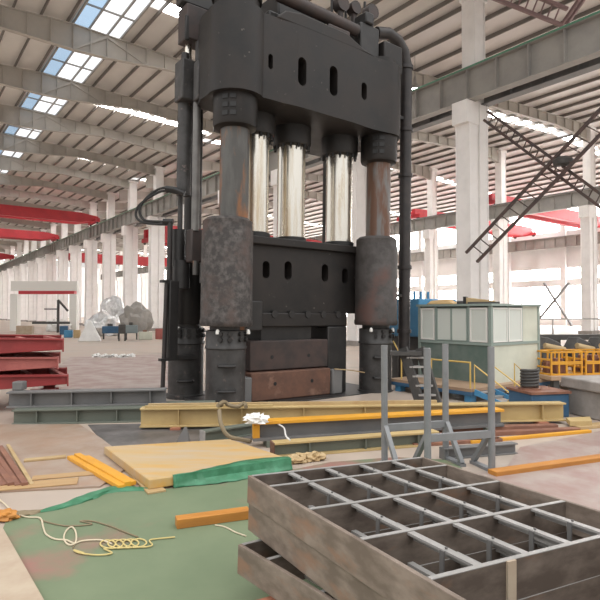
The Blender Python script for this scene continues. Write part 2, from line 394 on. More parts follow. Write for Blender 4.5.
# rafters of bay 1
def make_rafter(top, bot, bs, mid=None):
    o = empty('roof_rafter', (0, 0, 0), AB)
    n = len(bs); m = MB()
    poly = [(b, bot[i]) for i, b in enumerate(bs)]+[(b, top[i]) for i, b in reversed(list(enumerate(bs)))]
    m.hexa([(x, -.03, z) for x, z in poly], [(x, .03, z) for x, z in poly])
    for i in range(n-1):
        m.bar((bs[i], 0, bot[i]), (bs[i+1], 0, bot[i+1]), .34, .05); m.bar((bs[i], 0, top[i]), (bs[i+1], 0, top[i+1]), .34, .05)
    x = bs[0]-.0
    for i in range(n-1):
        for t in (0, .5):
            x = bs[i]+(bs[i+1]-bs[i])*t; zb_ = bot[i]+(bot[i+1]-bot[i])*t; zt_ = top[i]+(top[i+1]-top[i])*t
            m.box(x-.02, x+.02, -.16, .16, zb_, zt_)
    m.build('plate_girder', 'raf', o, smooth=False)
    if mid:
        d = MB()
        for (x0, z0), (x1, z1) in mid: d.bar((x0, -.09, z0), (x1, -.09, z1), .05, .16); d.bar((x0, .09, z0), (x1, .09, z1), .05, .16)
        d.build('diagonal_rib', 'raf', o, smooth=False, )
    return o
bs = [0, -2.5, -5, -8.5, -11, -13.5, -15.5, -18, -20.5, -24, -31]
top = [rz1(b)-.28 for b in bs]
bot = [17.55, 17.75, 17.98, 18.2, 18.0, 17.8, 17.75, 17.85, 17.95, 17.9, 17.4]
raf = make_rafter(top, bot, bs, [((-13.5, 19.1), (-11, 18.05)), ((-13.5, 19.1), (-15.5, 17.8))])
names = {2: 'beige plate rafter nearest in the left roof, along the top left corner', 3: 'beige plate rafter second from the top left corner', 4: 'beige plate rafter third from the top left corner', 5: 'beige plate rafter fourth from the top left corner'}
for i, k in enumerate(range(2, 21)):
    o = raf if i == 0 else copy_tree(raf)
    o.location = W(0, 8.4*k)
    tag(o, names.get(k, 'beige plate rafter overhead, just above the picture' if k == 1 else 'small distant beige rafter farther down the left roof'), 'rafter', 'rafters of the left roof')
bs2 = [.7, 3, 6, 9, 12, 15, 18, 21, 24, 27, 29.8]
raf2 = make_rafter([rz2(b)-.28 for b in bs2], [rz2(b)-(1.75 if b == .7 else 1.35 if b in (3, 27) else 1.8 if b == 29.8 else 1.1) for b in bs2], bs2)
for i in range(0, 14):
    o = raf2 if i == 0 else copy_tree(raf2)
    o.location = W(0, 8.43+9.65*i)
    tag(o, 'grey rafter of the right roof ending above the right edge back column' if i == 0 else 'farther grey rafter of the right roof', 'rafter', 'rafters of the right roof')

# ---- lamps under the right roof
def lamp(p, label):
    o = empty('high_bay_lamp', p, 0, label, 'lamp', 'round high bay lamps')
    m = MB(); m.lathe([(.06, .95), (.1, .75), (.12, .45), (.4, .12), (.44, 0), (.40, 0)]); m.build('reflector', 'bar', o)
    m = MB(); m.lathe([(.39, .03), (.36, -.02), (.2, -.05)]); m.build('lens', emis('lamp_glow', (1, .97, .9), 12), o)
    m = MB(); m.cyl((0, 0, .9), (0, 0, rz2(3)-p.z-.15), .02, 6); m.build('drop_rod', 'purlin', o)
for (x, y, b, lb) in ((415, 90, 3, 'round glowing lamp just right of the black pipe under the roof'), ):
    lamp(onb(x, y, b), lb)

# ---- cross lattice brace between columns
def lattice(name, p0, p1, gap, side, matn, label, cat, n=14, r=.06, parent=None):
    mid = (V(p0)+V(p1))/2; o = empty(name, p0, 0, label, cat)
    d = V(p1)-V(p0); L = d.length; s = V(side).normalized()*gap
    for kk, off in ((0, V((0, 0, 0))), (1, s)):
        m = MB(); m.bar(off, d+off, r*2, r*2); m.build('chord', matn, o, smooth=False)
    for i in range(1, n):
        m = MB(); m.bar(d*(i/n), d*(i/n)+s, r*.7, r*.7); m.build('rung', matn, o, smooth=False)
    return o
pb = -.9
a0, a1 = onb(484, 120, pb), onb(660, 252, pb)
lattice('lattice_brace', a0, a1, .42, V((0, 0, .9))+A*-.5, 'lattice', 'dark lattice brace sloping down right from the tall white column', 'brace', 26, .055)
b0, b1 = onb(477, 262, pb-.35), onb(655, 78, pb-.35)
lattice('lattice_brace', b0, b1, .8, V((0, 0, .6))+A*.75, 'lattice', 'dark lattice brace rising to the right across the other one', 'brace', 20, .06)
m = MB(); c = onb(563, 161, pb-.2); m.lathe([(.1, -.2), (.38, -.16), (.42, .04), (.25, .16), (.05, .18)], n=12); o = m.build('junction_lamp', 'dark', loc=c); tag(o, 'dark round fitting where the two lattice braces cross', 'fitting')
t0 = P(488, -4, 27.3); t1 = P(561, 25, 27.6)
lattice('roof_lattice', t0, t1, .75, V((.25, -.3, .8)), 'mauve', 'mauve lattice truss in the top right corner above the girder', 'truss', 10, .08)
t0 = P(560, 25, 27.6)+V((.1, .2, 0)); t1 = P(584, -8, 27.0)
lattice('roof_lattice', t0, t1, .35, V((.8, 0, .3)), 'mauve', 'short mauve strut rising to the top edge at the right', 'truss', 6, .07)

# ---- cranes
def crane(q, b0, b1, zr, label, h=1.35, end=.5, nm='bridge_crane'):
    o = empty(nm, W(b0, q, zr), AB, label, 'crane', 'red overhead travelling cranes')
    L = b1-b0
    for y in (-1.0, 1.0):
        m = MB(); n = 5
        prof = [(0, .55), (2.4, .05), (L-2.4, .05), (L, .55), (L, .55+end), (L-2.4, .05+h), (2.4, .05+h), (0, .55+end)]
        m.hexa([(x, y-.3, z) for x, z in prof], [(x, y+.3, z) for x, z in prof]); m.build('bridge_girder', 'red', o, smooth=False)
    for x in (.25, L-.25):
        m = MB(); m.box(x-.25, x+.25, -2.0, 2.0, .25, .75); m.build('end_carriage', 'red', o, smooth=False)
        for y in (-1.6, 1.6):
            m = MB(); m.cyl((x-.08, y, .24), (x+.08, y, .24), .24, 16); m.build('wheel', 'dark', o)
    m = MB(); m.box(L*.4, L*.4+1.6, -1.1, 1.1, 1.45, 2.0); m.build('hoist_trolley', 'redp', o, bevel=.05)
    return o
crane(63, -30, -.6, 14.5, 'nearest red overhead crane under the left roof')
crane(86, -30, -.6, 14.5, 'second red overhead crane farther down the left hall')
crane(129, -30, -.6, 14.5, 'farthest red overhead crane at the left picture edge')
crane(47, .9, 28.6, 10.4, 'red crane behind the columns left of the press', 2.2, 1.2)
crane(85, .9, 28.6, 11.0, 'red crane deep in the far bay behind the left columns', 1.5, .8)
crane(21, 31, 59, 14.2, 'pale red crane between the tall booth column and the lattice brace', 1.5, .9)
crane(32.5, 31, 59, 14.2, 'pale red crane between the black pipe and the tall booth column', 1.5, .9)

# ================================================================== THE PRESS
PC = V((-.343, 14.24, 0)); PR = math.radians(37)
press = empty('hydraulic_press', PC, PR, 'huge dark hydraulic press with stout columns and chromed rams in the hall', 'press')
TILT = math.radians(.7)
PMI = (Matrix.Translation(PC) @ Matrix.Rotation(PR, 4, 'Z')).inverted()
def L(p): return PMI @ V(p)
def PL(x, y, v):                            # seen at x,y on the press plane of local depth v
    n = V((-math.sin(PR), math.cos(PR), 0)); d = ray(x, y); o = V((0, 0, H))
    t = (v - (o-PC).dot(n))/d.dot(n); return L(o + d*t)
FL, FR, RL, RR = (-2.23, -1.02), (2.23, -1.02), (-2.23, 1.02), (2.23, 1.02)
for (u, v), front in ((FL, 1), (FR, 1), (RL, 0), (RR, 0)):
    du = {(-2.23, -1.02): -.15, (2.23, -1.02): -.06, (-2.23, 1.02): -.12}.get((u, v), 0); uc, vc = u, v; u = u+du
    m = MB(); m.lathe([(.47, -.15), (.47, .06), (.43, .08), (.43, 1.28), (.455, 1.30), (.455, 1.34), (.44, 1.36), (.44, 1.68), (.36, 1.70), (.36, 1.78)], u, v, 40)
    g = m.build('guide_column', 'guide', press)
    for zz, hs in ((1.5, .085), (1.62, .085), (.42, .05), (.92, .05)):
        for a in (-2.35, -1.9, -1.35, -.95) if zz > 1.3 else ():
            c = V((u+.43*math.cos(a), v+.43*math.sin(a), zz)); dd = V((math.cos(a), math.sin(a), 0))
            m = MB(); m.cyl(c, c+dd*.07, .05, 10); m.build('bolt', 'press_dark', g)
    for zz in (.95, .42):
        pts = []
        for i in range(9):
            a = -2.45+i*(.85/8); rr = .43+(.09 if 0 < i < 8 else 0); pts.append((u+rr*math.cos(a), v+rr*math.sin(a), zz))
        m = MB(); m.tube(pts, .035, 8); m.build('handle', 'press_dark', g)
    if front:
        m = MB(); m.lathe([(.55, 1.78), (.575, 1.82), (.575, 1.9), (.56, 1.93), (.56, 3.85), (.54, 3.88), (.54, 4.05), (.46, 4.12), (.33, 4.13)], u, v, 48)
        m.build('guide_sleeve', 'scab' if u < 0 else mat('rusty_cast_iron', (.04, .034, .031), (.07, .062, .058), .7, 0, 3.5, .4, .66, .2, col3=(.085, .045, .036), scale3=.9, lo3=.52, hi3=.64), press)
        u = uc
        m = MB(); m.lathe([(.325, 1.7), (.325, 6.9)], u, v, 40); m.build('tie_column', 'upcol' if u < 0 else 'rustcol', press)
        m = MB(); m.lathe([(.36, 6.1), (.47, 6.14), (.49, 6.2), (.49, 6.9)], u, v, 40); nut = m.build('column_nut', 'press', press)
        for i in range(3):
            for a in (-2.55, -2.2):
                c = V((u+.485*math.cos(a), v+.485*math.sin(a), 6.33+.18*i))
                mm = MB(); mm.bar(c, c+V((math.cos(a), math.sin(a), 0))*.02, .13, .1); mm.build('spanner_slot', 'black', nut, smooth=False)
    else:
        m = MB(); m.lathe([(.44, 1.78), (.45, 1.82), (.45, 3.3), (.40, 3.34), (.22, 3.36)], u, v, 36); m.build('guide_sleeve', 'press', press)
        u = uc
        m = MB(); m.lathe([(.215, 3.3), (.215, 7.4)], u, v, 28); m.build('return_cylinder', 'press', press)
# shiny packing lumps under the sleeves
for (u, v) in (FL, FR, RL):
    r = .5 if v < 0 else .4
    u = u-.12
    for a in (-2.5, -1.0):
        m = MB(); c = V((u+r*math.cos(a), v+r*math.sin(a), 1.66)); m.lathe([(.02, -.05), (.045, -.04), (.04, .03), (.02, .06)], n=8)
        m.build('bright_shim', 'whitef', press, loc=c)
# crosshead
def arc(c, r, a0, a1, n): return [(c[0]+r*math.cos(math.radians(a0+(a1-a0)*i/n)), c[1]+r*math.sin(math.radians(a0+(a1-a0)*i/n))) for i in range(n+1)]
poly = [(-2.05, .1), (-2.7, -.1), (-2.83, -.5)]+arc(FL, .63, 165, 312, 18)+[(-1.62, -1.50), (-1.35, -1.50), (-.9, -1.55), (.8, -1.55), (1.5, -1.50)]+arc(FR, .56, 252, 372, 16)+[(2.75, 0), (2.2, 1.3), (-1.55, 1.3)]
m = MB(); m.prism(poly, 6.8, 8.68)
ch = m.build('top_crosshead', 'press')
fp = MB()                                   # the raised front web with its sloping shoulders
prof = [(-1.5, 8.68), (1.62, 8.68), (1.2, 8.76), (.6, 8.98), (-.8, 9.0), (-1.25, 8.92)]
fp.hexa([(x, -1.52, z) for x, z in prof], [(x, -1.1, z) for x, z in prof])
web = fp.build('front_web', 'press')
def slot(u, z, w, h, v0, v1):
    k = MB(); pts = []
    for i in range(9): a = PI*i/8; pts.append((u+w/2*math.cos(a), z+h/2-w/2+w/2*math.sin(a)))
    for i in range(9): a = PI+PI*i/8; pts.append((u+w/2*math.cos(a), z-h/2+w/2+w/2*math.sin(a)))
    k.hexa([(x, v0, zz) for x, zz in pts], [(x, v1, zz) for x, zz in pts]); return k
ks = []
for (x, y, w, h) in ((267.5, 61, .12, .34), (298, 71.5, .24, .66), (329.5, 80.5, .25, .72), (361, 90, .2, .44)):
    p = PL(x, y, -1.54); ks.append((p.x, p.z, w, h))
for k_ in ks:
    cut(ch, slot(*k_, -1.8, -1.2))
ch.parent = press; web.parent = press
for o in (ch, web):
    b = o.modifiers.new('bevel', 'BEVEL'); b.width = .035; b.segments = 3; b.limit_method = 'ANGLE'; b.angle_limit = math.radians(50)
# top of the crosshead
for (u, v) in (FL, FR):
    m = MB(); m.lathe([(.5, 8.67), (.5, 8.95), (.56, 8.97), (.56, 9.5), (.4, 9.55)], u, v, 32)
    if u < 0: cp = m.build('top_nut', 'press', press)
    else:
        m = MB(); m.lathe([(.45, 8.67), (.45, 8.86), (.3, 8.9)], u, v, 32); cp = m.build('top_nut', 'press', press)
    if u < 0:
        for i in range(7):
            a = -2.9+.38*i; c = V((u+.56*math.cos(a), v+.56*math.sin(a), 9.22)); mm = MB(); mm.bar(c, c+V((math.cos(a), math.sin(a), 0))*.015, .14, .2); mm.build('spanner_slot', 'black', cp, smooth=False)
m = MB(); m.box(-1.3, 1.3, -.9, .9, 8.67, 9.2); m.box(-.9, .6, -.7, .7, 9.2, 9.9); m.build('main_cylinder_head', 'press_dark', press, bevel=.05)
a, b_ = PL(272, -6, -1.2), PL(352, 30, -1.2)
m = MB(); m.tube([a, b_], .15, 14); m.build('feed_pipe', 'press_brown', press)
for x, y in ((304, 21), (330, 28)):
    p = PL(x, y, -1.2); m = MB(); m.box(p.x-.35, p.x+.35, -1.4, -1.0, p.z-.25, p.z-.05); m.build('pipe_saddle', 'press_brown', press, bevel=.03)
p = PL(358, 38, -.95); m = MB(); m.box(p.x-.34, p.x+.34, -1.25, -.6, 8.67, p.z+.25); m.box(p.x-.2, p.x+.1, -1.3, -.7, p.z+.25, p.z+.55); m.build('valve_block', 'press_dark', press, bevel=.04)
for x, y, r in ((336, 4, .2), (349, 8, .17), (366, 12, .2)):
    p = PL(x, y, -.8); m = MB(); m.cyl(p+V((0, -.12, 0)), p+V((0, .12, 0)), r, 14); m.cyl(p+V((0, 0, 0)), V((p.x, p.y, 8.8)), .08, 8); m.build('valve_wheel', 'press_brown', press)
for x in (327, 341, 360):
    p = PL(x, -4, -.7); m = MB(); m.cyl((p.x, p.y, 8.8), (p.x, p.y, 10.6), .035, 8); m.build('stud', 'press_dark', press)
p = PL(383, 48, -1.2); m = MB(); m.box(p.x-.25, p.x+.45, -1.35, -.8, 8.6, p.z+.12); m.build('pipe_flange_box', 'press', press, bevel=.04)
# big black pipe down the right side
pu, pv = 3.36, -.95
pts = [PL(372, 32, -.9), PL(384, 34, -.9)] 
top_z = pts[1].z
path = [pts[0], V((pu-.75, pv, top_z+.0)), V((pu-.38, pv, top_z-.08)), V((pu-.12, pv, top_z-.32)), V((pu, pv, top_z-.7)), V((pu, pv, 5)), V((pu, pv, .02))]
m = MB(); m.tube(path, .165, 18); pp = m.build('down_pipe', 'pipe', press)
for z in (top_z-.75, 7.3, 6.0, 3.4, 1.6):
    m = MB(); m.cyl((pu, pv, z-.05), (pu, pv, z+.05), .2, 18); m.build('pipe_collar', 'pipe', pp)
for z in (7.6, 2.6):
    m = MB(); m.bar((2.5, pv, z), (pu+.1, pv, z), .12, .08); m.build('pipe_bracket', 'press_dark', pp)
# rams
for (u, v, r) in ((-1.25, -.3, .34), (-.05, -.15, .36), (1.45, -.3, .36)):
    m = MB(); m.lathe([(r, 3.8), (r, 6.9)], u, v, 48); rm = m.build('ram', 'chrome', press)
    m = MB(); m.lathe([(r+.02, 3.83), (r+.05, 3.85), (r+.05, 3.98), (r+.02, 4.0)], u, v, 36); m.build('wiper_ring', 'black', rm)
    m = MB(); m.lathe([(r+.02, 6.3), (r+.12, 6.34), (r+.14, 6.4), (r+.14, 6.9)], u, v, 36); gl = m.build('gland', 'press_dark', press)
    for i in range(14):
        a = 2*PI*i/14
        mm = MB(); mm.cyl((u+(r+.08)*math.cos(a), v+(r+.08)*math.sin(a), 6.24), (u+(r+.08)*math.cos(a), v+(r+.08)*math.sin(a), 6.34), .035, 6); mm.build('gland_bolt', 'black', gl)
# moving crosshead
mv = MB(); mv.box(-1.8, 1.8, -.62, .75, 2.08, 3.72); mv.box(-1.85, 1.85, -.72, .8, 3.66, 3.88)
mc = MB(); mc.box(-1.8, 1.8, -.62, .75, 2.08, 3.68); mo = mc.build('moving_crosshead', 'press')
for (x, y, w, h) in ((264.5, 270, .2, .42), (286.5, 270.5, .22, .46), (323.5, 272.5, .22, .46), (343.5, 275.5, .2, .42)):
    p = PL(x, y, -.62); cut(mo, slot(p.x, p.z, w, h, -.8, -.35))
mo.parent = press
m = MB(); m.box(-1.85, 1.85, -.74, .8, 3.68, 3.88); m.build('top_ledge', 'press', press, bevel=.03)
m = MB(); m.box(-1.75, 1.42, -.72, .7, 1.74, 2.08); tp = m.build('tool_holder', 'press', press, bevel=.03)
for i in range(6):
    u = -1.4+.5*i; m = MB(); m.cyl((u, -.74, 2.05), (u, -.6, 2.05), .09, 10); m.build('clamp_bolt', 'press_dark', tp)
# lower tools
m = MB(); m.box(-1.62, .72, -.78, .6, .72, 1.42); d1 = m.build('upper_die', 'die_dark', press, bevel=.03)
m = MB(); m.box(-1.2, .3, -.6, .5, 1.42, 1.74); m.build('die_shank', 'press_dark', press)
m = MB(); m.box(-1.66, .70, -.92, .7, .04, .70); d2 = m.build('lower_die', 'die_red', press, bevel=.03)
m = MB(); m.box(-2.6, 2.6, -1.3, 1.3, -.1, .04); m.build('bolster', 'press_dark', press, bevel=.02)
for dd, v, zz in ((d1, -.78, 1.03), (d2, -.92, .42)):
    for u in (-1.0, .1):
        m = MB(); m.cyl((u, v-.006, zz), (u, v+.02, zz), .045, 10); m.build('lifting_hole', 'black', dd)
m = MB(); m.box(.74, 1.38, -.75, .7, .04, 1.74); m.build('side_pillar', 'press_dark', press, bevel=.03)
m = MB(); m.box(-1.95, -1.68, -1.0, .4, .04, .62); m.build('side_pillar', 'greyb', press, bevel=.03)
m = MB(); m.box(.72, 1.05, -.98, -.76, .04, .66); m.build('side_pillar', 'greyb', press, bevel=.03)
m = MB(); m.box(-1.8, -1.35, -.9, -.62, 1.66, 2.35); m.build('side_stop', 'press_dark', press, bevel=.03)
m = MB(); m.tube([(.75, -1.0, .68), (1.3, -1.02, .62), (1.85, -1.06, .52)], .015, 6); m.build('hose', 'tan', press)
# left side: lug, lift cylinder, motor block, hoses
zt, zb_ = P(180, 66, 13.2).z, P(180, 106, 13.2).z
pl = L(P(178, 90, 13.0)); pr_ = L(P(204, 90, 12.7))
def wbox(name, x0, x1, y0, y1, Y, dep, matn, bevel=.03, parent=press):   # upright box on the press, squared to the press axes
    c = P((x0+x1)/2, (y0+y1)/2, Y); w = (x1-x0)/F*Y; h = (y1-y0)/F*Y
    m = MB(); lc = L(c); ww = w/(math.cos(PR)+math.sin(PR)*dep/w) if dep else w
    ww = max(.12, (w-dep*math.sin(PR))/math.cos(PR))
    m.box(lc.x-ww/2, lc.x+ww/2, lc.y-dep/2, lc.y+dep/2, lc.z-h/2, lc.z+h/2)
    return m.build(name, matn, parent, bevel=bevel)
wbox('side_lug', 171, 211, 66, 106, 12.95, .45, 'guide')
wbox('side_lug', 190, 222, 66, 105, 12.6, .25, 'guide')
wbox('motor_block', 173, 208, 12, 47, 12.95, .5, 'press_brown')
wbox('motor_block_rib', 180, 185, 16, 42, 12.6, .08, 'press_dark')
wbox('motor_mount', 172, 212, -20, 12, 13.0, .35, 'press_dark')
def wcyl(name, x, y0, y1, Y, wpx, matn, n=20):
    a, b = L(P(x, y0, Y)), L(P(x, y1, Y)); b.x, b.y = a.x, a.y
    m = MB(); m.cyl(a, b, wpx/2/F*Y, n); return m.build(name, matn, press)
wcyl('lift_rod', 184, 46, 68, 12.95, 7, 'chrome'); wcyl('lift_rod', 194, 38, 100, 12.8, 6, 'guide')
c = L(P(205, 48, 12.6)); m = MB(); m.cyl(c+V((-.05, 0, 0)), c+V((.05, 0, 0)), .16, 18); m.build('round_cover', 'guide', press)
c = L(P(181, 60, 12.7)); m = MB(); m.cyl(c+V((0, 0, -.1)), c+V((0, 0, .12)), .09, 12); m.build('limit_switch', 'press_dark', press)
wcyl('lift_cylinder', 181.5, 104, 197, 12.95, 14.5, 'guide'); wcyl('lift_rod', 178, 195, 234, 12.95, 5, 'guide')
wcyl('guide_rod', 193.5, 104, 232, 12.6, 8, 'rod_grey')
wbox('lift_seat', 184, 207, 231, 264, 12.75, .3, 'press_brown')
wcyl('lift_seat_tube', 177, 231, 268, 12.95, 13, 'press_dark'); wcyl('lift_seat_tube', 180, 262, 290, 12.95, 17, 'press_dark')
wcyl('lift_nut', 194, 262, 276, 12.5, 6, 'upcol'); wcyl('lift_nut', 202, 264, 284, 12.5, 8, 'guide')
Yh = 12.7
for pts in ([(182, 194), (174, 190.5), (163, 189), (152, 193), (142, 202), (137, 212), (141, 221), (150, 223), (166, 223)], [(181, 196), (172, 194), (160, 192.5), (147, 199), (137, 207), (133.5, 215), (136, 221.5), (145, 225), (165, 226)]):
    m = MB(); m.tube(spline([L(P(x, y, Yh)) for x, y in pts], 5), .03, 8); m.build('hose', 'black', press)
m = MB(); m.tube([L(P(163, 190, Yh)), L(P(172, 191, Yh)), L(P(182, 195, Yh))], .07, 8); m.build('hose_fitting', 'black', press)
m = MB(); m.tube([L(P(161, 223, Yh)), L(P(171, 223, Yh))], .07, 8); m.build('hose_fitting', 'black', press)
a = L(P(168, 224, Yh)); b_ = L(P(164, 286, Yh)); 
m = MB(); m.tube([a, V((a.x, a.y, b_.z))], .06, 10); m.build('feed_tube', 'pipe', press)
m = MB(); m.tube([V((a.x-.06, a.y, b_.z+.1)), V((a.x-.12, a.y, .05))], .05, 10); m.build('feed_tube', 'pipe', press)
zt, zb_ = P(169, 282, Yh).z, P(169, 362, Yh).z
m = MB(); m.box(a.x-.02, a.x+.2, a.y-.1, a.y+.12, zb_, zt); m.box(a.x+.0, a.x+.75, a.y-.08, a.y+.1, zb_, zb_+.12); m.build('side_frame', 'press_dark', press, bevel=.02)
for yy in (283, 361):
    z = P(165, yy, Yh).z; m = MB(); m.box(a.x-.2, a.x+.02, a.y-.08, a.y+.08, z-.03, z+.03); m.build('tube_clamp', 'press_dark', press)
press.rotation_mode = 'QUATERNION'
press.rotation_quaternion = (Matrix.Rotation(TILT, 3, 'Y') @ Matrix.Rotation(PR, 3, 'Z')).to_quaternion()

# press operators' stair at the right
st = empty('steel_stair', P(432, 405, 12.3)*1.0, 0, 'dark steel stair leaning beside the black pipe of the press', 'stair')
st.location.z = 0; base = V(st.location)
for dx in (0, 17):
    p0, p1 = P(421+dx, 404, 12.3), P(403+dx, 348, 12.6); p0.z = 0
    m = MB(); m.bar(p0-base, p1-base, .08, .22); m.build('stringer', 'dark', st, smooth=False)
for i in range(1, 6):
    t = i/6; p = P(421-18*t, 404-56*t, 12.3+.3*t); q_ = P(438-18*t, 404-56*t, 12.3+.3*t)
    m = MB(); m.bar(p-base, q_-base, .2, .04); m.build('tread', 'bar', st, smooth=False)
p, q_ = P(390, 353, 12.7), P(421, 353, 12.6); m = MB(); m.bar(p-base, q_-base, .5, .08); m.build('landing', 'dark', st, smooth=False)

# ================================================================== BOOTH AND PLATFORM
bc = V((4.72, 13.6, 0)); bz = .32
booth = empty('control_booth', bc+V((0, 0, bz)), AB, 'pale green glazed control booth on the low platform right of the press', 'booth')
bl, br = 2.32, 2.2; bh = 1.93; sz = .98       # local x = b, local y = a
t = .06
def bx(name, x0, x1, y0, y1, z0, z1, mn, parent=booth, bev=0): 
    m = MB(); m.box(x0, x1, y0, y1, z0, z1); return m.build(name, mn, parent, bevel=bev, smooth=False)
for x, y in ((0, 0), (br-t, 0), (0, bl-t), (br-t, bl-t)): bx('corner_post', x-.012, x+t+.012, y-.012, y+t+.012, 0, bh, 'boothf')
bx('roof', -.05, br+.05, -.05, bl+.05, bh, bh+.06, 'boothf')
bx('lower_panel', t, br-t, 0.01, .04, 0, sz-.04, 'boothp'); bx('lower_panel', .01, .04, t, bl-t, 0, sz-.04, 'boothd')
bx('lower_panel', br-.04, br-.01, t, bl-t, 0, bh, 'boothp'); bx('back_panel', t, br-t, bl-.04, bl-.01, 0, bh, 'boothp')
bx('booth_floor', 0.05, br-.05, 0.05, bl-.05, -.0, .04, 'boothd')
bx('sill_rail', t, br-t, -.02, .05, sz-.04, sz+.03, 'boothf'); bx('sill_rail', -.02, .05, t, bl-t, sz-.04, sz+.03, 'boothf')
bx('upper_panel', 1.42, br-t, .01, .04, sz+.03, bh, 'boothp')
for x in (.72, 1.38): bx('mullion', x-.02, x+.02, -.005, .05, sz, bh, 'boothf')
for y in (.66, 1.72): bx('mullion', -.005, .05, y-.03, y+.03, sz, bh, 'boothf')
def sash(axis, c0, c1, frame='whitef', w=.045):
    m = MB(); z0, z1 = sz+.04, bh-.04
    def pc(a0, a1, zz0, zz1):
        if axis == 'x': m.box(a0, a1, -.012, .03, zz0, zz1)
        else: m.box(-.012, .03, a0, a1, zz0, zz1)
    pc(c0, c0+w, z0, z1); pc(c1-w, c1, z0, z1); pc(c0+w, c1-w, z0, z0+w); pc(c0+w, c1-w, z1-w, z1)
    s = m.build('window_sash', frame, booth, smooth=False)
    g = MB()
    if axis == 'x': g.box(c0+w, c1-w, .005, .015, z0+w, z1-w)
    else: g.box(.005, .015, c0+w, c1-w, z0+w, z1-w)
    g.build('glass_pane', 'boothg', s, smooth=False)
sash('x', .08, .70, w=.03); sash('x', .74, 1.36)
sash('y', .1, .62); sash('y', .7, 1.2, 'boothf', .025); sash('y', 1.2, 1.68, 'boothf', .025); sash('y', 1.76, 2.24)
# inside: desk with a screen, seen through the glass
dsk = empty('control_desk', bc+B*1.1+A*1.2+V((0, 0, bz+.04)), AB, 'pale control desk inside the glass booth', 'desk')
bx('cabinet', -.3, .3, -.6, .6, 0, .8, 'boothp', dsk); bx('top_panel', -.35, .35, -.65, .65, .8, .84, 'whitef', dsk)
# things on the roof
def thing_box(name, p, rz, dims, mn, label, cat, bevel=.02, group=None):
    m = MB(); w, d, h = dims; m.box(-w/2, w/2, -d/2, d/2, 0, h)
    o = m.build(name, mn, bevel=bevel, loc=p, rz=rz); tag(o, label, cat, group); return o
rz_ = bz+bh+.06
o = empty('floodlight', bc+B*.3+A*.5+V((0, 0, rz_)), AB-1.2, 'long dark lamp housing lying on the booth roof near its corner', 'lamp')
m = MB(); m.hexa([(-.35, -.12, 0), (.35, -.1, 0), (.35, .1, 0), (-.35, .12, 0)], [(-.35, -.12, .17), (.35, -.1, .08), (.35, .1, .08), (-.35, .12, .17)]); m.build('housing', 'tan', o, bevel=.02)
m = MB(); m.box(-.42, -.35, -.13, .13, 0, .19); m.build('hood', 'black', o); m = MB(); m.box(-.3, .5, -.14, -.12, 0, .05); m.build('bracket', 'dark', o)
o = empty('cover_sheet', bc+B*.35+A*1.75+V((0, 0, rz_)), AB+1.9, 'tan folded sheet on the left end of the booth roof', 'sheet')
m = MB(); vs = [(-.4+.1*i, -.25+.5*j, .04+.1*math.sin(PI*i/8)*(.7+.3*noise.noise(V((i*.7, j, 0))))) for i in range(9) for j in range(2)]
m.hexa([(-.4, -.25, 0), (.4, -.25, 0), (.4, .25, 0), (-.4, .25, 0)], [(-.22, -.2, .12), (.3, -.2, .09), (.28, .2, .1), (-.2, .2, .14)]); m.build('fold', 'ochre', o, bevel=.03)
m = MB(); m.box(-.75, -.42, -.12, .12, 0, .09); m.build('flap', 'dark', o, bevel=.02)
# platform
ple = empty('operator_platform', bc, AB, 'low worn platform on blue legs carrying the control booth', 'platform')
bx('deck', -1.15, br+.3, -.25, bl+.05, bz-.07, bz, 'deck', ple)
bx('edge_beam', -1.15, -1.05, -.25, bl+.05, bz-.16, bz-.07, 'dblue', ple); bx('edge_beam', -1.05, br+.3, -.25, -.15, bz-.16, bz-.07, 'dblue', ple)
for y in (-.2, .9, 2.0):
    bx('leg', -1.1, -.9, y, y+.18, 0, bz-.16, 'blue', ple)
for x in (.6, 2.0): bx('leg', x, x+.2, -.22, -.05, 0, bz-.16, 'dblue', ple)
# yellow handrails standing on the platform
hr = empty('handrail', bc+V((0, 0, bz)), AB, 'thin yellow handrail along the front edge of the booth platform', 'handrail')
pts = [(-1.05, -.15), (-1.05, 1.0), (-1.05, 2.0)]
for x, y in pts: m = MB(); m.cyl((x, y, 0), (x, y, .62), .02, 8); m.build('post', 'yrail', hr)
m = MB(); m.tube([(-1.05, -.15, .6), (-1.05, 2.0, .6)], .02, 8); m.build('top_rail', 'yrail', hr)
m = MB(); m.tube([(-1.05, 2.0, .6), (-1.05, 2.3, 1.0)], .018, 8); m.build('sloping_rail', 'yrail', hr)
# small stair with yellow rails at booth corner
s0 = bc+B*-.75+A*-.27; 
stp = empty('steel_steps', V((s0.x, s0.y, 0)), AB, 'small grey steps with yellow rails at the booth corner', 'steps')
for i in range(3): bx('tread', -.3, .3, -.15-.22*i, -.02-.22*i, bz-.1-.09*i, bz-.07-.09*i, 'bar', stp)
for x in (-.32, .3): 
    m = MB(); m.hexa([(x, 0, bz-.14), (x+.03, 0, bz-.14), (x+.03, -.85, 0), (x, -.85, 0)], [(x, 0, bz), (x+.03, 0, bz), (x+.03, -.85, .07), (x, -.85, .07)]); m.build('stringer', 'blue', stp, smooth=False)
    m = MB(); m.tube([(x+.015, .0, bz-.05), (x+.015, .0, bz+.55), (x+.015, -.95, .3), (x+.015, -.8, .06)], .018, 8); m.build('side_rail', 'yrail', stp)
s1 = bc+B*.25+A*-.27
rl = empty('handrail', V((s1.x, s1.y, 0)), AB, 'sloping yellow handrail in front of the pale booth wall', 'handrail')
m = MB(); m.tube([(0, -.2, 0), (0, -.2, .85), (.55, -.5, .3), (.42, -.45, .05)], .02, 8); m.build('loop', 'yrail', rl)
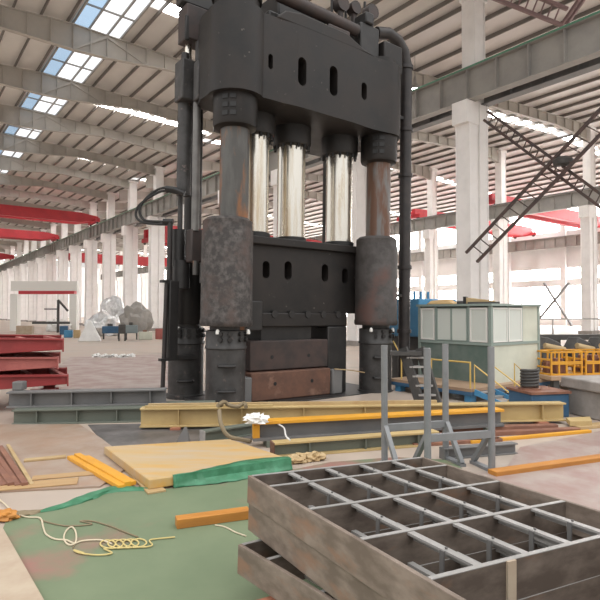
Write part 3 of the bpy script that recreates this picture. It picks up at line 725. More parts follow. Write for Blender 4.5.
# the rest around the booth
p = P(421, 329, 17.5)
o = empty('blue_machine', V((p.x, p.y, 0)), AB, 'bright blue machine casing behind the left end of the booth', 'machine')
bx('casing', -.9, .9, -.7, .7, 1.35, 2.5, 'blue', o, .04); bx('pedestal', -.7, .7, -.6, .6, 0, 1.35, 'dark', o)
for x in (-.3, .0, .35): m = MB(); m.cyl((x, 0, 2.5), (x, 0, 2.75), .04, 8); m.build('pipe_stub', 'blue', o)
p = G(548, 423)
o = empty('blue_cabinet', G(551, 418), math.radians(12), 'deep blue steel bin behind the end of the long yellow beam', 'bin')
m = MB(); w, h, d = .42, .47, .4; m.box(-w, w, 0, d*2, 0, h); m.build('body', 'dblue', o, bevel=.02); m = MB(); m.box(-w-.03, w+.03, -.03, d*2+.03, h, h+.05); m.build('rim', 'brownbar', o)
for i in range(3): m = MB(); m.box(-.3+.22*i, -.18+.22*i, -.015, 0, .2, .26); m.build('latch', 'bar', o)
sp = empty('coil_spring', G(551, 418)+V((-.27, .35, .52)), 0, 'brown coil spring standing on the deep blue bin', 'spring')
pts = [(.16*math.cos(i*.5), .16*math.sin(i*.5), .05+.0048*i) for i in range(76)]
m = MB(); m.tube(pts, .03, 8); m.build('coil', 'dark', sp); m = MB(); m.lathe([(.22, 0), (.22, .03)]); m.build('base_ring', 'brownbar', sp)
o = empty('concrete_block', G(633, 424), math.radians(15), 'pale concrete block at the right picture edge', 'block')
m = MB(); m.box(-.4, 1.2, .0, 1.2, 0, .55); m.build('body', 'concrete', o, bevel=.03); m = MB(); m.box(-.5, 1.2, -.1, 1.3, .55, .76); m.build('cap', 'concrete', o, bevel=.03)
# dark table with yellow grid crates
tb = G(572, 396); tbl = empty('roller_table', V((tb.x+.95, tb.y+1.6, 0)), math.radians(10), 'dark roller table carrying yellow grid crates right of the booth', 'table')
m = MB(); m.box(-1.5, 1.9, -1.0, 1.0, .33, .45); m.build('table_top', 'deck', tbl, bevel=.02)
for x in (-1.3, 1.6):
    for y in (-.85, .85): m = MB(); m.box(x-.08, x+.08, y-.08, y+.08, 0, .33); m.build('leg', 'dark', tbl)
cr_lab = ['yellow grid crate nearest the booth on the dark roller table', 'yellow grid crate in the middle of the roller table', 'yellow grid crate at the right picture edge on the roller table']
def crate(x, lab):
    c = tbl.matrix_basis @ V((x, -.45, .45)); o = empty('grid_crate', c, math.radians(10), lab, 'crate', 'yellow grid crates')
    w, d, h = .46, .4, .62
    for y in (-d, d):
        m = MB()
        for z in (.02, .3, .34, .6): m.box(-w, w, y-.02, y+.02, z-.022, z+.022)
        for i in range(5): xx = -w+.02+i*(2*w-.04)/4; m.box(xx-.02, xx+.02, y-.018, y+.018, 0, h)
        m.build('side_grid', 'yellow', o, smooth=False)
    for xx in (-w, w):
        m = MB()
        for z in (.02, .2, .4, .6): m.box(xx-.02, xx+.02, -d, d, z-.022, z+.022)
        m.build('end_grid', 'yellow', o, smooth=False)
    m = MB(); m.box(-w, w, -d, d, 0, .03); m.build('base', 'ochre', o)
    for j in range(5):
        m = MB(); x0 = random.uniform(-.3, .3); y0 = random.uniform(-.25, .25)
        m.box(x0-.1, x0+.1, y0-.1, y0+.1, .03, random.uniform(.3, .5)); m.build('rusty_casting', 'brownbar', o, bevel=.02)
for i, x in enumerate((-.95, .05, 1.05)): crate(x, cr_lab[i])
for i, (x, y, lb) in enumerate(((548, 343, 'dark angled motor unit beside the booth above the crates'), (578, 344, 'dark angled motor unit farther right above the crates'), (600, 352, 'dark motor unit at the right picture edge'))):
    p = P(x, y, 19.2); o = empty('drive_unit', V((p.x, p.y, 0)), math.radians(10+6*i), lb, 'motor')
    m = MB(); m.box(-.4, .4, -.3, .3, 0, .75); m.build('stand', 'dark', o)
    m = MB(); m.hexa([(-.45, -.3, .75), (.45, -.3, .75), (.45, .3, .75), (-.45, .3, .75)], [(-.2, -.25, 1.25), (.3, -.25, 1.05), (.3, .25, 1.05), (-.2, .25, 1.25)]); m.build('casing', 'dark', o, bevel=.05)
    m = MB(); m.cyl((-.35, -.32, .95), (.4, -.32, .8), .1, 12); m.build('drive_shaft', 'tan', o)
p = P(570, 336, 22); o = empty('conveyor', V((p.x, p.y, 0)), math.radians(4), 'long dark conveyor rail with posts behind the crates at right', 'conveyor')
m = MB(); m.box(-3.2, 4, -.3, .3, 1.0, 1.2); m.build('rail_beam', 'dark', o)
for x in (-2.8, -.6, 1.6, 3.6): m = MB(); m.box(x-.1, x+.1, -.2, .2, 0, 1.0); m.build('leg', 'dark', o); m = MB(); m.cyl((x, .2, 1.2), (x, .2, 1.85), .03, 6); m.build('guard_post', 'bar', o)
m = MB(); m.bar((-2.8, .2, 1.82), (3.6, .2, 1.82), .05, .05); m.build('guard_rail', 'bar', o)
# thin cross brace by the far wall
for (pa, pb_, lb) in (((544, 283), (572, 326), 'thin grey brace sloping down right against the bright far windows'), ((569, 283), (540, 318), 'thin grey brace sloping down left against the bright far windows')):
    a, b2 = onb(*pa, 50 if 'right' in lb else 50.7), onb(*pb_, 50 if 'right' in lb else 50.7)
    m = MB(); m.bar(V((0, 0, 0)), b2-a, .4, .2); o = m.build('wall_brace', 'rail2', loc=a); tag(o, lb, 'brace')

# ================================================================== FLOOR SHEETS AND PLATES
def slab(name, pts, z0, z1, mn, label, cat, group=None, bevel=0):
    g = [G(x, y, z1) for x, y in pts]; c = sum(g, V())/len(g); c.z = 0
    m = MB(); m.hexa([(p.x-c.x, p.y-c.y, z0) for p in g], [(p.x-c.x, p.y-c.y, z1) for p in g])
    o = m.build(name, mn, loc=c, smooth=False, bevel=bevel); tag(o, label, cat, group); return o
slab('ground_sheet', [(6, 521), (28, 515), (48, 510), (75, 503), (105, 493), (150, 490), (220, 484), (290, 470), (330, 462), (395, 457), (452, 460), (470, 475), (520, 520), (640, 640), (640, 1200), (-300, 1200), (-120, 760), (-10, 560)], .002, .010, 'tarp', 'faded green sheet covering the floor in the foreground', 'ground sheet')
slab('floor_plate', [(-60, 424.5), (79, 424), (101, 438), (134, 463), (100, 486), (-20, 492), (-120, 488)], .002, .022, 'plate', 'rusty tan steel plate lying on the floor at left', 'steel plate')
slab('floor_plate', [(88, 424.5), (300, 421), (262, 437), (150, 446), (106, 446)], .002, .014, 'greyplate', 'worn grey plate darkened with beam shade behind the yellowish thick plate', 'steel plate')  # its dark tone also stands in for shadow under the beams
slab('floor_plate', [(470, 474), (560, 460), (660, 446), (760, 500), (640, 540), (540, 512)], .012, .024, 'pinkplate', 'pinkish steel plate on the floor right of the grid frames', 'steel plate')
slab('floor_plate', [(520, 447), (600, 431), (680, 436), (640, 452), (505, 470)], .002, .010, 'pinkplate', 'pale pinkish plate behind the orange plank at right', 'steel plate')
slab('floor_plate', [(-40, 533), (3, 527), (45, 600), (60, 640), (-60, 760)], .012, .055, 'beige', 'thick beige plate edge in the bottom left corner', 'steel plate', bevel=.01)
slab('floor_plate', [(70, 357), (178, 354), (172, 388), (30, 389)], .002, .03, 'pinkplate', 'pale flat plate on the floor beyond the grey beams at left', 'steel plate')
# green folds of the sheet
def fold(pts, r, mn, name, label, cat):
    c = G(*pts[0]); m = MB(); sp_ = spline([G(x, y)-V((c.x, c.y, 0)) for x, y in pts], 6)
    vs = []; fs = []; n = len(sp_); 
    for i, p in enumerate(sp_):
        d = (sp_[min(i+1, n-1)]-sp_[max(i-1, 0)]); d.z = 0; d.normalize(); s = V((-d.y, d.x, 0))
        for k in range(9):
            a = PI*k/8; nz = noise.noise(V((i*.35, k*.6, 1.3)))
            rr = r*(1+.35*nz)*(.35+.65*math.sin(PI*min(1, max(0, (i+.6)/(n)))))
            vs.append(p+s*(rr*1.5*math.cos(a))+V((0, 0, .011+rr*.75*math.sin(a))))
    for i in range(n-1):
        for k in range(8): fs.append((i*9+k, i*9+k+1, (i+1)*9+k+1, (i+1)*9+k))
        fs.append((i*9+8, i*9, (i+1)*9, (i+1)*9+8))
    fs += [tuple(range(8, -1, -1)), tuple((n-1)*9+k for k in range(9))]
    m.add(vs, fs); o = m.build(name, mn, loc=(c.x, c.y, 0)); tag(o, label, cat); return o
fold([(40, 513), (65, 507), (88, 499), (108, 492), (128, 490.5), (152, 491)], .055, 'tarp_fold', 'tarpaulin_fold', 'rolled bright green tarpaulin edge left of the yellow platform', 'tarpaulin')
fold([(-4, 518), (12, 516), (30, 514.5), (45, 511)], .04, 'cable2', 'hose_bundle', 'dark crumpled edge of the sheet at the left picture edge', 'sheet')
# yellow platform plate
zp = .14
yp = slab('plate_platform', [(104, 446.5), (230, 439), (291, 459), (149, 480)], .03, zp, 'yplat', 'yellowish tan thick plate lying in front of the long yellow beam', 'plate', bevel=.01)
slab('support_bar', [(108, 452.5), (128, 451), (166, 490), (148, 493)], .012, .03, 'tan', 'flat tan bar under the left end of the yellowish thick plate', 'bar')
# green tarpaulin draped along the platform's near edge
dn, df = G(149, 480, zp).lerp(G(291, 459, zp), .15), G(149, 480, zp).lerp(G(291, 459, zp), 1.0)
dr = empty('draped_tarpaulin', V((dn.x, dn.y, 0)), 0, 'bright green tarpaulin draped along the front edge of the yellowish plate', 'tarpaulin')
m = MB(); n = 40; vs = []; fs = []
dirv = (df-dn); dirv.z = 0; Lp = dirv.length; dirv.normalize(); nrm = V((dirv.y, -dirv.x, 0))
for i in range(n+1):
    t = i/n
    wv = noise.noise(V((t*9, .3, 0)))
    back = .02+.17*math.sin(PI*min(1, t*.75))**2+.03*wv; fwd = (.02+.09*math.sin(PI*t))*(.4+.6*min(1, t*5))+.03*noise.noise(V((t*12, 4, 0)))
    for k, (s_, z) in enumerate(((-back, zp+.008), (-back*.4, zp+.012+.006*wv), (.006, zp+.010), (.018+.01*wv, zp*.5), (fwd*.6+.02, .03+.012*wv), (fwd+.03, .014))):
        fz = 1; wob = .018*noise.noise(V((t*22, k*1.3, 2)))*(k > 2); vs.append(dirv*(t*Lp)+nrm*(s_+wob)+V((0, 0, z*fz if k > 1 else z)))
for i in range(n):
    for k in range(5): fs.append((i*6+k, i*6+k+1, (i+1)*6+k+1, (i+1)*6+k))
m.add(vs, fs); o = m.build('draped_cloth', 'tarp_fold', dr); sm = o.modifiers.new('th', 'SOLIDIFY'); sm.thickness = .006; sm.offset = 1

# ---- bars and planks on the floor
def barthing(name, pa, pb_, z0, w, h, mn, label, cat, group=None, bevel=.006):
    a, b = G(*pa, z0), G(*pb_, z0); Ln, rz = along(a, b); m = MB(); m.box(0, Ln, -w/2, w/2, 0, h)
    o = m.build(name, mn, loc=a, rz=rz, bevel=bevel, smooth=False); tag(o, label, cat, group); return o
barthing('flat_bar', (70, 459), (122, 489), .022, .085, .05, 'yellow', 'left one of three bright yellow flat bars left of the thick plate', 'bar', 'bright yellow flat bars')
barthing('flat_bar', (77, 458), (128, 487.5), .022, .085, .07, 'yellow', 'middle one of three bright yellow flat bars left of the thick plate', 'bar', 'bright yellow flat bars')
barthing('flat_bar', (86, 459), (133, 485.5), .022, .085, .05, 'yellow', 'right one of three bright yellow flat bars left of the thick plate', 'bar', 'bright yellow flat bars')
barthing('flat_bar', (24, 461.5), (66, 457.5), .022, .12, .03, 'tan', 'short pale tan bar on the rusty plate', 'bar')
barthing('flat_bar', (-10, 489), (78, 481.5), .022, .26, .018, 'board', 'wide tan board near the front edge of the rusty plate', 'bar')
barthing('flat_bar', (32, 479), (106, 472.5), .022, .17, .018, 'board', 'narrower tan board across the rusty plate', 'bar')
for i, (x0, x1) in enumerate(((-26, 4), (-17, 11), (-8, 18), (0, 25))):
    barthing('steel_bar', (x0, 449), (x1, 487), .022, .07, .035+.02*(i % 2), 'brownbar', ['first', 'second', 'third', 'fourth'][i]+' from the left of the four rust brown bars at the left edge', 'bar', 'rust brown bars at the left edge')
barthing('flat_bar', (8, 446), (32, 486), .022, .05, .03, 'tan', 'thin tan bar beside the rust brown bars', 'bar')
barthing('timber_plank', (176, 527), (249, 517), .010, .13, .09, 'orange', 'short orange plank on the green sheet left of the grid frames', 'plank')
barthing('timber_plank', (492, 476), (640, 455), .010, .16, .07, 'orange', 'long orange plank running to the right picture edge', 'plank')

# ---- beams
def beam(name, pa, pb_, z0, w, h, label, cat, mweb, mfl, t=.03, stiff=0, group=None, rest=None, cap=None):
    a, b = G(*pa, z0), G(*pb_, z0); Ln, rz = along(a, b)
    o = empty(name, a, rz, label, cat, group)
    m = MB(); m.box(0, Ln, -w/2, w/2, h-t, h); m.build('top_flange', mfl, o, smooth=False, bevel=.004)
    m = MB(); m.box(0, Ln, -w/2, w/2, 0, t); m.build('bottom_flange', mfl, o, smooth=False, bevel=.004)
    m = MB(); m.box(0, Ln, -t/2, t/2, t, h-t); m.build('web', mweb, o, smooth=False)
    for i in range(stiff):
        x = Ln*(i+.6)/stiff; m = MB(); m.box(x-.008, x+.008, -w/2+.01, w/2-.01, t, h-t); m.build('stiffener', mweb, o, smooth=False)
    if cap: m = MB(); m.box(-.02, 0, -w/2, w/2, 0, h); m.build('end_plate', cap, o, smooth=False)
    return o
# long pale yellow beam on packing
LBz = .05
lb = beam('steel_beam', (141, 426.5), (563, 420), LBz, .24, .34, 'very long pale yellow steel beam lying in front of the press', 'beam', 'paley', 'paley', .03, 7)
a, b_ = G(141, 426.5, LBz), G(563, 420, LBz); Ln, rzb = along(a, b_)
for i, f in enumerate((.08, .35, .65, .94)):
    p = a.lerp(b_, f); thing_box('packing_block', (p.x, p.y, 0), rzb, (.18, .4, LBz), 'wood', ['packing block under the left end of the long pale yellow beam', 'packing block under the long yellow beam, in front of the front tie column', 'packing block under the long yellow beam behind the grey stands', 'packing block under the right end of the long pale yellow beam'][i], 'block', .004, 'packing blocks under the long beam')
ztop = LBz+.34
def lay(name, f0, f1, off, w, h, mn, label, z=ztop):
    p, q2 = a.lerp(b_, f0), a.lerp(b_, f1); Ln2, rz2_ = along(p, q2); m = MB(); m.box(0, Ln2, off-w/2, off+w/2, 0, h)
    o = m.build(name, mn, loc=(p.x, p.y, z), rz=rz2_, smooth=False, bevel=.004); tag(o, label, 'bar')
lay('steel_tube', .015, .69, .05, .07, .06, 'tan', 'long tan tube lying on top of the long pale yellow beam')
lay('steel_angle', .01, .30, -.06, .06, .04, 'paley', 'shorter pale angle bar on top of the long beam at its left end')
# ropes and bag on the beam
p = a.lerp(b_, .2); 
m = MB(); pts = spline([G(222, 405, .45), G(218, 405.5, .5), G(224, 402, .53), G(229, 405, .47), G(238, 406.5, .45), G(244, 403, .48), G(246, 407, .45)], 5)
o = m.tube([q2-pts[0] for q2 in pts], .035, 8).build('rope', 'cable2', loc=pts[0]); tag(o, 'knotted brown rope lying on top of the long yellow beam', 'rope')
pts = spline([G(221, 408, .50)-V((0, .2, 0)), G(224, 420, .3)-V((0, .34, 0)), G(231, 432, .12)-V((0, .3, 0)), G(245, 440, .05), G(251, 441, .04)], 5)
m = MB(); o = m.tube([q2-pts[0] for q2 in pts], .035, 8).build('rope', 'cable2', loc=pts[0]); tag(o, 'thick brown rope hanging down the front of the long yellow beam', 'rope')
# orange yellow beam
ob = beam('steel_beam', (252, 440), (500, 425), .10, .26, .30, 'bright yellow edged beam with grey web in front of the long pale beam', 'beam', 'greyb', 'yellow', .045, 0)
for c_ in kids(ob):
    if c_.name.startswith('bottom_flange'): c_.data.materials[0] = M['greyb']
Ln, rzo = along(G(252, 440, .1), G(500, 425, .1))
m = MB(); m.box(-.002, .10, -.12, -.03, .05, .25); m.build('end_gusset', 'yellow', ob)
# white crumpled bag on it
def blob(name, loc, sx, sy, sz_, mn, label, cat, seed, amp=.45, sub=3, fr=2.2):
    bm = bmesh.new(); bmesh.ops.create_icosphere(bm, subdivisions=sub, radius=1)
    for v in bm.verts:
        n_ = noise.noise(v.co*fr+V((seed, seed, 0)))+.5*noise.noise(v.co*fr*2.3+V((seed, 0, seed)))
        v.co *= 1+amp*n_; v.co.x *= sx; v.co.y *= sy; v.co.z = max(-.55, v.co.z)*sz_
    mn_z = min(v.co.z for v in bm.verts)
    for v in bm.verts: v.co.z -= mn_z
    me = bpy.data.meshes.new(name); bm.to_mesh(me); bm.free(); me.materials.append(M[mn])
    o = bpy.data.objects.new(name, me); C.objects.link(o); o.location = loc; tag(o, label, cat); return o
pbag = G(256, 423, .40); blob('plastic_bag', (pbag.x, pbag.y, .40), .16, .09, .085, 'whitetarp', 'crumpled white plastic bag on the end of the bright yellow beam', 'bag', 3.1, .8)
for i, f in enumerate((.06, .5, .93)):
    p = G(252, 440, .1).lerp(G(500, 425, .1), f); thing_box('packing_block', (p.x, p.y, 0), rzo, (.12, .3, .1), 'greenb', ['grey block under the left end of the bright yellow edged beam', 'grey block under the middle of the bright yellow edged beam', 'grey block under the right end of the bright yellow edged beam'][i], 'block', .004, 'blocks under the bright yellow beam')
# grey green beam peeking between
beam('steel_beam', (203, 443), (258, 434), .0, .16, .2, 'short grey green channel beam between the plate and the long beam', 'beam', 'greenb', 'greenb', .03, 0, cap='bar')
m = MB(); p = G(183, 443); m.hexa([(-.11, -.05, 0), (.11, -.05, 0), (.11, .05, 0), (-.11, .05, 0)], [(.02, -.03, .25), (.06, -.03, .25), (.06, .03, .25), (.02, .03, .25)]); o = m.build('steel_wedge', 'greyb', loc=p); tag(o, 'small upright grey wedge behind the yellowish thick plate', 'wedge')
# rusty capped beam
beam('steel_beam', (273, 457), (436, 444), .0, .2, .22, 'low beam with rusty end plate in front of the bright yellow edged beam', 'beam', 'greenb', 'paley', .03, 3, cap='die_red')
# flat bars at right behind stand
flat_labs = ['thin red brown flat bar, farthest of those behind the grey stands', 'dull rust flat bar in the middle of those behind the grey stands', 'yellow edged flat bar, nearest of those behind the grey stands', 'short rust brown flat bar by the low beam behind the stands']
for i, (pa, pb2, mn, w, h) in enumerate((((430, 433), (556, 429), 'brownbar', .16, .09), ((412, 439), (578, 431.5), 'brownbar', .15, .07), ((470, 443.5), (590, 432.5), 'yellow', .08, .05), ((412, 446), (500, 440.5), 'brownbar', .16, .05))):
    barthing('flat_bar', pa, pb2, 0, w, h, mn, flat_labs[i], 'bar', 'flat bars behind the stands')
slab('yellow_lid', [(566, 417.5), (590, 416.5), (592, 421), (570, 421.5)], .05, .13, 'paley', 'small yellowish slab at the foot of the deep blue bin', 'slab')
barthing('flat_bar', (575, 428.5), (640, 423), .0, .25, .05, 'tan', 'yellowish flat bar running out at the right edge by the concrete block', 'bar')
# wood shavings/rags near low beam
for i, (x, y, s_) in enumerate(((294, 463, 1), (304, 461, .8), (314, 460, .9))):
    blob('rag', G(x, y, 0.0)+V((0, .0, .0)), .15*s_, .1, .07, 'tan', ['left', 'middle', 'right'][i]+' one of three tan rags below the low beam with the rusty end', 'rag', 7.7+i*3, .8)
# left beams
beam('steel_beam', (14, 424), (210, 419.5), 0, .26, .28, 'lower greenish beam, nearer one under the grey beam at left', 'beam', 'greenb', 'greenb', .03, 5)
beam('steel_beam', (24, 418.5), (215, 415), 0, .26, .28, 'lower greenish beam, farther one under the grey beam at left', 'beam', 'greenb', 'greenb', .03, 5)
gb = beam('steel_beam', (9, 407), (166, 403.5), .28, .3, .30, 'grey beam with pinkish top lying on the greenish beams at left', 'beam', 'greyb', 'greyb', .03, 4)
p = G(16, 390, .58); thing_box('steel_block', (p.x+.06, p.y+.02, .58), 0, (.2, .2, .17), 'greyb', 'small grey block standing on the left end of the grey beam', 'block')

# ---- red frames stacked at left
def red_frame(xr, Y, rot, Lx, dep, z0, h, label, mn):
    e = P(xr, 380, Y); o = empty('red_truss', V((e.x, e.y, z0)), math.radians(rot), label, 'truss', 'stacked red steel trusses')
    for y in (0, dep):
        m = MB(); m.hexa([(-Lx, y-.06, 0), (0, y-.06, .1), (0, y+.06, .1), (-Lx, y+.06, 0)], [(-Lx, y-.06, h+.03), (0, y-.06, h-.06), (0, y+.06, h-.06), (-Lx, y+.06, h+.03)]); m.build('chord', mn, o, smooth=False, bevel=.01)
        m = MB(); m.bar((-Lx, y, h+.035), (0, y, h-.055), .24, .03); m.build('flange', mn, o, smooth=False)
        m = MB(); m.box(0, .03, y-.12, y+.12, .06, h-.03); m.build('end_plate', mn, o, smooth=False)
    for i in range(5):
        x = -.08-i*(Lx-.16)/4; m = MB(); m.bar((x, .06, h*.75), (x-.25 if i < 4 else x, dep-.06, h*.75), .1, .1); m.build('strut', 'redp', o, smooth=False)
    m = MB(); m.box(-Lx, -.06, .08, dep-.08, .1, .13); m.build('gusset_sheet', mn, o, smooth=False)
    return o
red_frame(67, 12.0, 24, 2.6, 1.6, .44, .34, 'lowest red truss of the stack at the left picture edge', 'redf')
red_frame(57, 12.0, 22, 2.6, 1.5, .80, .36, 'faded middle red truss of the stack at the left edge', 'redp')
red_frame(62, 12.0, 25, 2.6, 1.9, 1.18, .38, 'topmost red truss of the stack at the left edge', 'redf')
for d, lb in ((.35, 'red trestle under the right end of the red trusses'), (2.1, 'red trestle under the red trusses by the picture edge')):
    p = P(67, 380, 12.0)-V((math.cos(math.radians(24)), math.sin(math.radians(24)), 0))*d; o = empty('trestle', V((p.x, p.y, 0)), math.radians(24), lb, 'trestle')
    m = MB(); m.box(-.12, .12, -.08, 1.65, .28, .44); m.build('beam', 'redf', o)
    for yy in (.0, 1.5): m = MB(); m.box(-.2, .2, yy-.08, yy+.1, 0, .28); m.build('leg', 'redf', o)

# ---- grey stands
n_ = V((-.27, .96, 0))
def goal(pA, pB, side, label):
    pA, pB = V((*pA, 0)), V((*pB, 0)); o = empty('pipe_stand', pA, 0, label, 'stand', 'grey steel goalpost stands')
    hgt = 1.64
    for k, p in enumerate((pA, pB)):
        q0 = p-pA; m = MB(); m.cyl(q0+V((0, 0, .03)), q0+V((0, 0, hgt)), .045, 14); m.build('post', 'stand', o)
        m = MB(); m.bar(q0-n_*side*.06+V((0, 0, .02)), q0+n_*side*.45+V((0, 0, .02)), .09, .04); m.build('foot', 'stand', o, smooth=False)
        m = MB(); m.bar(q0+n_*side*.42+V((0, 0, .04)), q0+n_*side*.03+V((0, 0, .52)), .06, .06); m.build('brace', 'stand', o, smooth=False)
    m = MB(); m.bar(V((0, 0, .5)), pB-pA+V((0, 0, .5)), .07, .09); m.build('crossbar', 'stand', o, smooth=False)
goal((1.17, 7.65), (2.09, 7.93), -1, 'rear grey goalpost stand, the one reaching farther left')
goal((1.62, 7.02), (2.52, 7.27), 1, 'front grey goalpost stand, reaching farthest right over the frames')
beam('steel_beam', (443, 459), (515, 453), 0, .14, .16, 'short dark grey beam lying behind the foot of the front stand', 'beam', 'greyb', 'greyb', .02, 0, cap='greyb')

# ---- grid frames
FA = math.radians(25.5); FH = .205
rows = [0, -.319, -.892, -1.457, -1.995, -2.55]
FW = 1.731
def make_frame():
    r = empty('welded_steel_grid', (0, 0, 0)); tk = .03
    for x in (0, FW): 
        m = MB(); m.box(x-tk/2, x+tk/2, rows[-1]-tk/2, rows[0]+tk/2, 0, FH); sd = m.build('side_plate', 'mill', r, bevel=.004, smooth=False)
    for y in rows:
        m = MB(); m.box(tk/2, FW-tk/2, y-tk/2, y+tk/2, 0, FH-.002); cp = m.build('cross_plate', 'mill_shaded', r, smooth=False)
        m = MB(); m.box(tk/2, FW-tk/2, y-tk/2-.001, y+tk/2+.001, FH-.004, FH); m.build('lit_ground_edge', 'bar', cp, smooth=False)  # pale ground edge, its tone also paints light from above
    for j in range(4):
        y0, y1 = rows[j]-tk/2, rows[j+1]+tk/2
        for i in range(1, 5):
            x = FW*i/5; m = MB(); m.box(x-.024, x+.024, y1, y0, FH-.02, FH-.006); m.box(x+.018, x+.024, y1, y0, FH-.055, FH-.02); b = m.build('filler_bar', 'bar', r, smooth=False)
            ym = (y0+y1)/2-.03; m = MB(); m.box(x-.034, x-.025, ym-.015, ym+.015, FH-.14, FH-.008); m.cyl((x+.0, ym, FH-.004), (x, ym, FH+.004), .008, 8); m.build('hanger_lug', 'bar_dark', b, smooth=False)
            m = MB(); m.box(x-.02, x+.02, y1, y0, .01, .03); m.build('lower_bar', 'bar', r, smooth=False)
    m = MB(); m.box(.50, .56, rows[4]-tk/2-.014, rows[4]-tk/2, 0, FH-.001); m.build('stiffener_strip', 'beige', r, smooth=False)  # beige puts the light falling on this steel strip into its colour
    return r
AX = V((math.cos(.503), math.sin(.503), -.044)).normalized(); AY = V((-math.sin(.503), math.cos(.503), -.025)); AY = (AY-AX*AY.dot(AX)).normalized(); AZ = AX.cross(AY)
def place(o, corner, rot=0.0):              # the stack leans a little on its timbers
    R_ = Matrix((AX, AY, AZ)).transposed() @ Matrix.Rotation(rot, 3, 'Z')
    o.rotation_mode = 'QUATERNION'; o.rotation_quaternion = R_.to_quaternion(); o.location = corner
c1 = V((-.384, 4.281, .835))-AZ*FH
f1 = make_frame(); place(f1, c1)
tag(f1, 'topmost grey brown welded grid frame in the right foreground', 'frame', 'stacked welded grid frames')
f2 = copy_tree(f1); place(f2, c1-AZ*FH+AX*.012-AY*.006, math.radians(.3)); tag(f2, 'welded grid frame directly beneath the topmost one', 'frame')
c3 = G(240, 545, .835-2*FH-.005); c3.z -= FH
f3 = copy_tree(f1); place(f3, c3, math.radians(9)); tag(f3, 'lowest welded grid frame sticking out left at the stack foot', 'frame')
def base3(x, y): return c3.z + (-(AZ.x*(x-c3.x)+AZ.y*(y-c3.y)))/AZ.z
for i, (x, y, lb) in enumerate(((-.16, 3.72, 'red timber block under the left corner of the lowest grid frame'), (1.05, 4.55, 'timber block under the far corner of the lowest grid frame'), (1.75, 2.9, 'timber block under the near right of the lowest grid frame'), (.75, 2.25, 'timber block under the near left of the lowest grid frame'))):
    hh = base3(x, y)-.04-.024
    o = thing_box('timber_block', (x, y, .024), .5, (.5, .12, hh), 'wood', lb, 'block', .004, 'timbers under the grid frames')
# holes on side plates far right are drilled discs
# ---- ropes and cables on the sheet
def cable(name, pts, r, mn, label, cat='cable', z=.012):
    ps = spline([G(x, y, z+r) for x, y in pts], 6); o = MB().tube([p-ps[0] for p in ps], r, 6).build(name, mn, loc=ps[0]); tag(o, label, cat)
cable('cable', [(-5, 496), (6, 505), (14, 513), (27, 517), (40, 518), (43, 526), (46, 534), (55, 539), (66, 540), (75, 543), (76, 533), (72, 527), (66, 531), (64, 539), (70, 545), (82, 541), (100, 540), (112, 544)], .008, 'cable', 'pale cable winding from the left edge to the yellow rope coil')
cable('cable', [(40, 520), (55, 524), (70, 526), (92, 524), (80, 521), (92, 521), (110, 526), (125, 532), (138, 537)], .007, 'cable2', 'thin brown cable curving over the green sheet')
cable('cable', [(73, 548), (78, 541), (92, 540), (108, 541)], .006, 'cable2', 'short dark cable end left of the yellow rope coil')
pts = []
for i in range(66):
    t = i/65; x = 104+40*t; pts.append((x+9.5*math.sin(i*.5), 544.5-1.6*t+4.2*math.cos(i*.5)))
pts = [(84, 553), (74, 550), (80, 553), (98, 555), (112, 553)]+pts+[(150, 540), (165, 538), (175, 537)]
cable('rope_coil', pts, .007, 'rope', 'loose yellow rope coil lying on the green sheet', 'rope', .016)
cable('cable', [(215, 525), (225, 527), (235, 532), (246, 536)], .007, 'cable', 'pale cable end right of the orange plank')
cable('strap', [(278, 424), (284, 428), (286, 436), (290, 440)], .012, 'whitetarp', 'white strap hanging over the bright yellow edged beam', 'strap', .33)
# crumpled paper-brown cloth at left plate corner
blob('sack', G(5, 519, .012), .13, .08, .06, 'orange', 'small orange tan cloth beside the beige plate in the left corner', 'sack', 9.2, .5)

# ================================================================== FAR LEFT CLUTTER
p = G(90, 341)
o = empty('covered_load', p, .3, 'white pyramid shaped sheet over a load near the left columns', 'covered load')
m = MB(); m.hexa([(-.8, -.6, 0), (.8, -.6, 0), (.8, .6, 0), (-.8, .6, 0)], [(-.12, -.08, 1.5), (.06, -.08, 1.5), (.06, .08, 1.5), (-.12, .08, 1.5)]); m.build('sheet', 'whitetarp', o, bevel=.05)
q3 = G(79, 338.5); blob('foil_cover', (q3.x, q3.y+5, 0), 1.5, 1.2, 1.35, 'silver', 'shiny silver foil covered machine behind the white pyramid sheet', 'covered machine', 4.4, .35)
q3 = G(95, 336); 
def box_at(name, x, y, w, d, h, mn, label, cat, rz=.3, legs=0, pm=None):
    c = G(x, y); o = empty(name, c, rz, label, cat); m = MB()
    z0 = h*.45 if legs else 0
    m.box(-w/2, w/2, -d/2, d/2, z0, h); m.build('body', mn, o, bevel=.04)
    if legs:
        for sx in (-1, 1):
            for sy in (-1, 1): m = MB(); m.box(sx*w*.42-.05, sx*w*.42+.05, sy*d*.42-.05, sy*d*.42+.05, 0, z0); m.build('leg', 'dark', o)
    if pm:
        m = MB(); m.box(-w*.2, w*.1, -d*.3, d*.3, h, h*1.2); m.build('motor', pm, o, bevel=.03)
    return o
box_at('blue_box', 68.5, 337.5, .65, .6, .6, 'blue', 'small bright blue box left of the white pyramid sheet', 'box')
box_at('carton', 77, 337.8, .5, .6, .65, 'tan', 'brown carton between the blue box and the pyramid sheet', 'carton')
box_at('carton', 25, 334, 1.4, 1.0, .8, 'beige', 'pale yellowish crate behind the red trusses', 'crate')
box_at('welding_machine', 111, 339, 1.3, .7, 1.0, 'dblue', 'blue machine on legs right of the pyramid sheet', 'machine', .3, 1, 'dark')
box_at('welding_machine', 131.5, 339.5, .9, .7, 1.1, 'teal', 'grey blue machine on legs left of the white bench', 'machine', .3, 1, 'dark')
